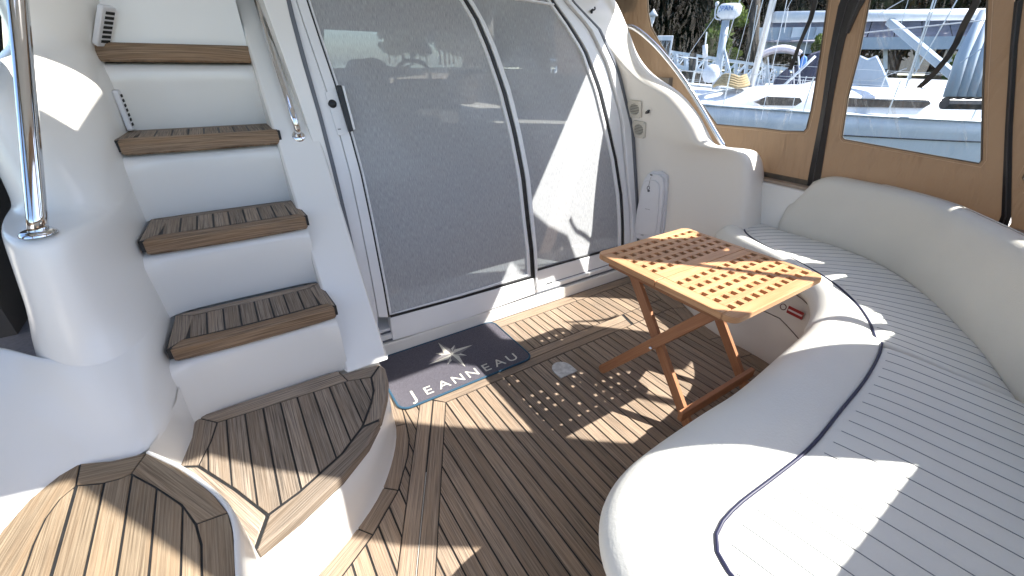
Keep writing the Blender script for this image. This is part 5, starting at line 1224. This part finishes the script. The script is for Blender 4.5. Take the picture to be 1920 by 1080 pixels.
# gangway truss
gw = empty('gangway', atd(1350, 130, 22), 'aluminium lattice gangway sloping down behind the boats', 'gangway')
GD = 21.
tl = [atd(1225 + (1500 - 1225) * k / 14, 92 + (133 - 92) * k / 14, GD) for k in range(15)]
bl = [atd(1228 + (1492 - 1228) * k / 14, 118 + (164 - 118) * k / 14, GD) for k in range(15)]
back = (tl[7] - CAM); back.z = 0; back = back.normalized() * 1.3
GAL = mat('galvanised', (.60, .64, .68), .5, .3)
for off in (Vector(), back):
    for i in range(14):
        MB().bar(tl[i] + off, tl[i + 1] + off, .09, .09).build('rail', GAL, gw); MB().bar(bl[i] + off, bl[i + 1] + off, .11, .13).build('rail', GAL, gw)
        MB().bar((tl[i] * .62 + bl[i] * .38) + off, (tl[i + 1] * .62 + bl[i + 1] * .38) + off, .04, .04).build('rail', GAL, gw)
        MB().bar(tl[i + 1] + off, bl[i] + off, .05, .05).build('diagonal', GAL, gw)
    for i in range(15): MB().bar(tl[i] + off, bl[i] + off, .09, .09).build('post', WHITE, gw)
for i in range(14): MB().bar(bl[i] + back * .5, bl[i + 1] + back * .5, 1.2, .05).build('walkway', GAL, gw)
# lattice cabinet and lamp
cab = empty('lattice_box', atd(1240, 100, 21.5), 'white framed dock box with a dark lattice front at the top of the gangway', 'dock box')
p = atd(1244, 92, 21.); fwd = (CAM - p); fwd.z = 0; fwd.normalize(); R3 = Matrix((Vector((0, 0, 1)).cross(fwd), fwd, Vector((0, 0, 1)))).transposed()
MB().box(p, (.62, .25, .95), R3).build('box', WHITE, cab, bev=.02); MB().box(p + fwd * .13, (.46, .02, .60), R3).build('panel', BLACK, cab)
for k in range(7):
    a = p + fwd * .145 + R3 @ Vector((-.20 + .066 * k, 0, -.28)); b = p + fwd * .145 + R3 @ Vector((-.20 + .066 * ((k * 3) % 7), 0, .28)); MB().bar(a, b, .02, .01).build('lattice_bar', WHITE, cab)
lp = empty('dock_lamp', atd(1222, 60, 20), 'white cone topped dock lamp at the edge of the left window', 'lamp')
c0_ = atd(1224, 30, 20); MB().tube([c0_ - Vector((0, 0, 1.5)), c0_ - Vector((0, 0, .1))], .04, 8).build('post', ALU, lp); MB().lathe([(.06, -.25), (.10, -.05), (.10, 0), (.20, .0), (.02, .22), (0, .24)], c0_, 14).build('head', WHITE, lp, smooth=True)
# marina building with long fascia
bd_ = empty('boathouse', atd(1640, 90, 27), 'long low boathouse with pale fascia beams behind the boats', 'building')
def beam(a, b, D, w_, h_, m, n, par=bd_): return MB().bar(atd(*a, D), atd(*b, D), w_, h_).build(n, m, par)
beam((1560, 82), (1835, 80), 27, .3, .46, BOATB, 'fascia'); beam((1400, 84), (1580, 72), 27.5, .3, .35, BOATB, 'fascia')
rA, rB = atd(1400, 78, 27.2), atd(1850, 74, 27.2); bk_ = (atd(1620, 76, 1) - CAM); bk_.z = 0; bk_.normalize()
RO = mottled('grey_roof', (.20, .19, .22), (.26, .25, .28), 2., .8)
for k in range(9):
    a = rA.lerp(rB, k / 9); b = rA.lerp(rB, (k + 1) / 9 - .004); MB().add([a, b, b + bk_ * 5 + Vector((0, 0, 1.15)), a + bk_ * 5 + Vector((0, 0, 1.15)), a - Vector((0, 0, .06)), b - Vector((0, 0, .06)), b + bk_ * 5 + Vector((0, 0, 1.09)), a + bk_ * 5 + Vector((0, 0, 1.09))], [(0, 1, 2, 3), (4, 7, 6, 5), (0, 4, 5, 1), (1, 5, 6, 2), (0, 3, 7, 4)]).build('roof_panel', RO, bd_)
for k in range(6):
    u = 1420 + k * 22; P_ = atd(u + 8, 76, 27.4); MB().box(P_, (.62, .1, 1.1), R3).build('wall_panel', BOATB if k % 3 else GAL, bd_)
for u in (1600, 1660, 1720, 1780, 1835): beam((u, 88), (u, 130), 27.6, .15, .15, GAL, 'post')
# bank, rocks, ground
GRD = mottled('bank_earth', (.10, .075, .05), (.06, .055, .03), .8, .95); GRASS = mottled('bank_grass', (.07, .085, .025), (.12, .11, .04), 1.5, .95)
ctr = Vector((.92, .39, 0)); sd_ = Vector((-.39, .92, 0)); rows = []
for j, (d, z) in enumerate(((23, WZ - .5), (26, WZ + .3), (29, -.1), (33, .9), (40, 2.0), (60, 7), (90, 16), (140, 26))):
    row = []
    for i in range(41):
        s = min(-140 + 7 * i, d * 1.05); pz = z + (.35 if j > 1 else .1) * noise.noise(Vector((i * .7, j * 1.3, 0))); row.append(ctr * (d + 1.2 * noise.noise(Vector((i * .5, j, 5))) + .0015 * max(0, s) ** 2 * 0) + sd_ * s + Vector((0, 0, pz)))
    rows.append(row)
tag(grid(rows[:4], 'river_bank', GRASS, smooth=True), kind='structure')
UND = mottled('undergrowth', (.006, .008, .005), (.012, .013, .009), .6, .95)  # near-black base colour carries the shade under the trees
rows = [[p + ctr * 12 for p in row] for row in rows[3:]]
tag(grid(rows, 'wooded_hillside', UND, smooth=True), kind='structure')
ROCK = mottled('rock', (.20, .15, .105), (.10, .08, .065), 3., .9, .8, 8.)
rm = []
for k in range(4):
    bm = bmesh.new(); bmesh.ops.create_icosphere(bm, subdivisions=2, radius=.5)
    for v in bm.verts: v.co *= 1 + .45 * noise.noise(v.co * 2.1 + Vector((k * 9, 0, 0))); v.co.z *= .65
    me = bpy.data.meshes.new('rock'); bm.to_mesh(me); bm.free(); me.materials.append(ROCK); rm.append(me)
for k in range(130):
    r = random.random(); d = 25.6 + 4.0 * r + random.uniform(-.2, .2); s = random.uniform(-9, 9.5); z = WZ + .1 + 1.5 * r
    o = bpy.data.objects.new('rock', rm[k % 4]); COL.objects.link(o); o.location = ctr * d + sd_ * s + Vector((0, 0, z)); o.scale = [random.uniform(.7, 1.7) for _ in range(3)]; o.rotation_euler = (random.random() * 3, random.random() * 3, random.random() * 6)
    tag(o, 'brown boulder in the rock bank below the boathouse', 'rock', 'rocks on the river bank')
# trees
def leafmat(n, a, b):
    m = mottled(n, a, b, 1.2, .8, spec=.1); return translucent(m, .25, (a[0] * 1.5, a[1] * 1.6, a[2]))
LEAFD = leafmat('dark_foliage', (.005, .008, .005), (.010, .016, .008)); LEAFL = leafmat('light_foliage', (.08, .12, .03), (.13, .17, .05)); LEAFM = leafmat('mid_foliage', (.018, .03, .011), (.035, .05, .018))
BARK = mottled('bark', (.05, .042, .033), (.03, .025, .02), 6., .9, .8, 12.)
def crown(seed, R, H, n, leaf, m, core=False):
    rnd = random.Random(seed); vs = []; fs = []
    cl = [(Vector((rnd.gauss(0, .42) * R, rnd.gauss(0, .42) * R, H * (.12 + .88 * rnd.random()))), rnd.uniform(.25, .55) * R) for _ in range(26)]
    for i in range(n):
        c, r = cl[i % 26]; k = 1 - .55 * c.z / H; d = Vector((rnd.gauss(0, 1), rnd.gauss(0, 1), rnd.gauss(0, .8))).normalized() * r * rnd.random() ** .4
        p = Vector((c.x * k, c.y * k, c.z)) + d; a = Vector((rnd.gauss(0, 1), rnd.gauss(0, 1), rnd.gauss(0, .6))).normalized(); b = a.orthogonal().normalized(); b.rotate(Matrix.Rotation(rnd.random() * 6, 3, a)); c2 = a.cross(b)
        s = leaf * rnd.uniform(.6, 1.4); o = len(vs); vs += [p - b * s, p + c2 * s * .5, p + b * s, p - c2 * s * .5]; fs.append((o, o + 1, o + 2, o + 3))
    me = mesh(vs, fs, 'crown'); me.materials.append(m); return me
cD = [crown(s, 2.8, 9.5, 9000, .17, LEAFD) for s in (1, 2, 3)]; cM = [crown(s, 2.6, 8., 9000, .15, LEAFM) for s in (4, 5)]; cL = crown(6, 1.0, 5.2, 3800, .16, LEAFL)
def tree(loc, me, sc, label, grp, kind='pine_tree', th_=3.):
    t = empty(kind, loc, label, 'tree', grp); t.scale = (sc, sc, sc * random.uniform(.9, 1.15)); t.rotation_euler.z = random.random() * 6
    c = link('crown', me, None, t, keepworld=False); c.location = (0, 0, th_ * .45)
    MB().tube([(0, 0, -.8), (.08, .05, th_), (.0, .1, th_ + 3.5)], [.22, .16, .05], 8).build('trunk', BARK, t, keepworld=False, smooth=True)
random.seed(11)
for k in range(40):
    s = -16 + 1.15 * k + random.uniform(-.5, .5); d = 32.5 + (k % 4) * 2.6 + random.uniform(-.8, .8)
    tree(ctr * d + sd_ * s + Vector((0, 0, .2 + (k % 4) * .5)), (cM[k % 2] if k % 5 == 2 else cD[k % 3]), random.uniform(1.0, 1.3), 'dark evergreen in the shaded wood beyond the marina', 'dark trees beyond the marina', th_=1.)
for k in range(22):
    s = 18 + 4.2 * k; d = 46 + (k % 4) * 4 + .004 * s * s
    if s > d * 1.12: d *= 2.6; s = d * (1.15 + .12 * (k - 10))
    tree(ctr * d + sd_ * s + Vector((0, 0, 1.5)), cM[k % 2], random.uniform(.75, 1.2) * (1 - .002 * s), 'mid green tree in the line ahead of the boat', 'green trees ahead of the boat', 'broadleaf_tree')
p = atd(1340, 118, 26); tree(Vector((p.x, p.y, .3)), cL, .95, 'bright green small tree behind the radar mast', None, 'young_tree', 1.)
p = atd(1375, 118, 25); tree(Vector((p.x, p.y, .2)), cL, .35, 'low bright green bush right of the radar mast', None, 'bush', .6)
p = atd(1530, 100, 25); tree(Vector((p.x, p.y, .3)), cL, .36, 'green bush behind the dark boat cover', None, 'bush', .6)
p = atd(1795, 118, 24); tree(Vector((p.x, p.y, .1)), cL, .30, 'small green shrub on the rock bank at right', None, 'bush', .6)
tk = empty('bare_trunk', atd(1412, 110, 24), 'pale bare tree trunk beside the boathouse', 'tree'); MB().tube([atd(1408, 115, 24), atd(1413, 60, 24), atd(1419, -10, 24)], [.28, .22, .15], 10).build('trunk', BARK, tk, smooth=True)
tk = empty('dock_piling', atd(1290, 190, 16), 'dark piling standing behind the boats', 'piling'); MB().tube([atd(1306, 140, 16) - Vector((0, 0, 1.5)), atd(1300, 100, 16)], .10, 10).build('post', BLACK, tk)
wood = []
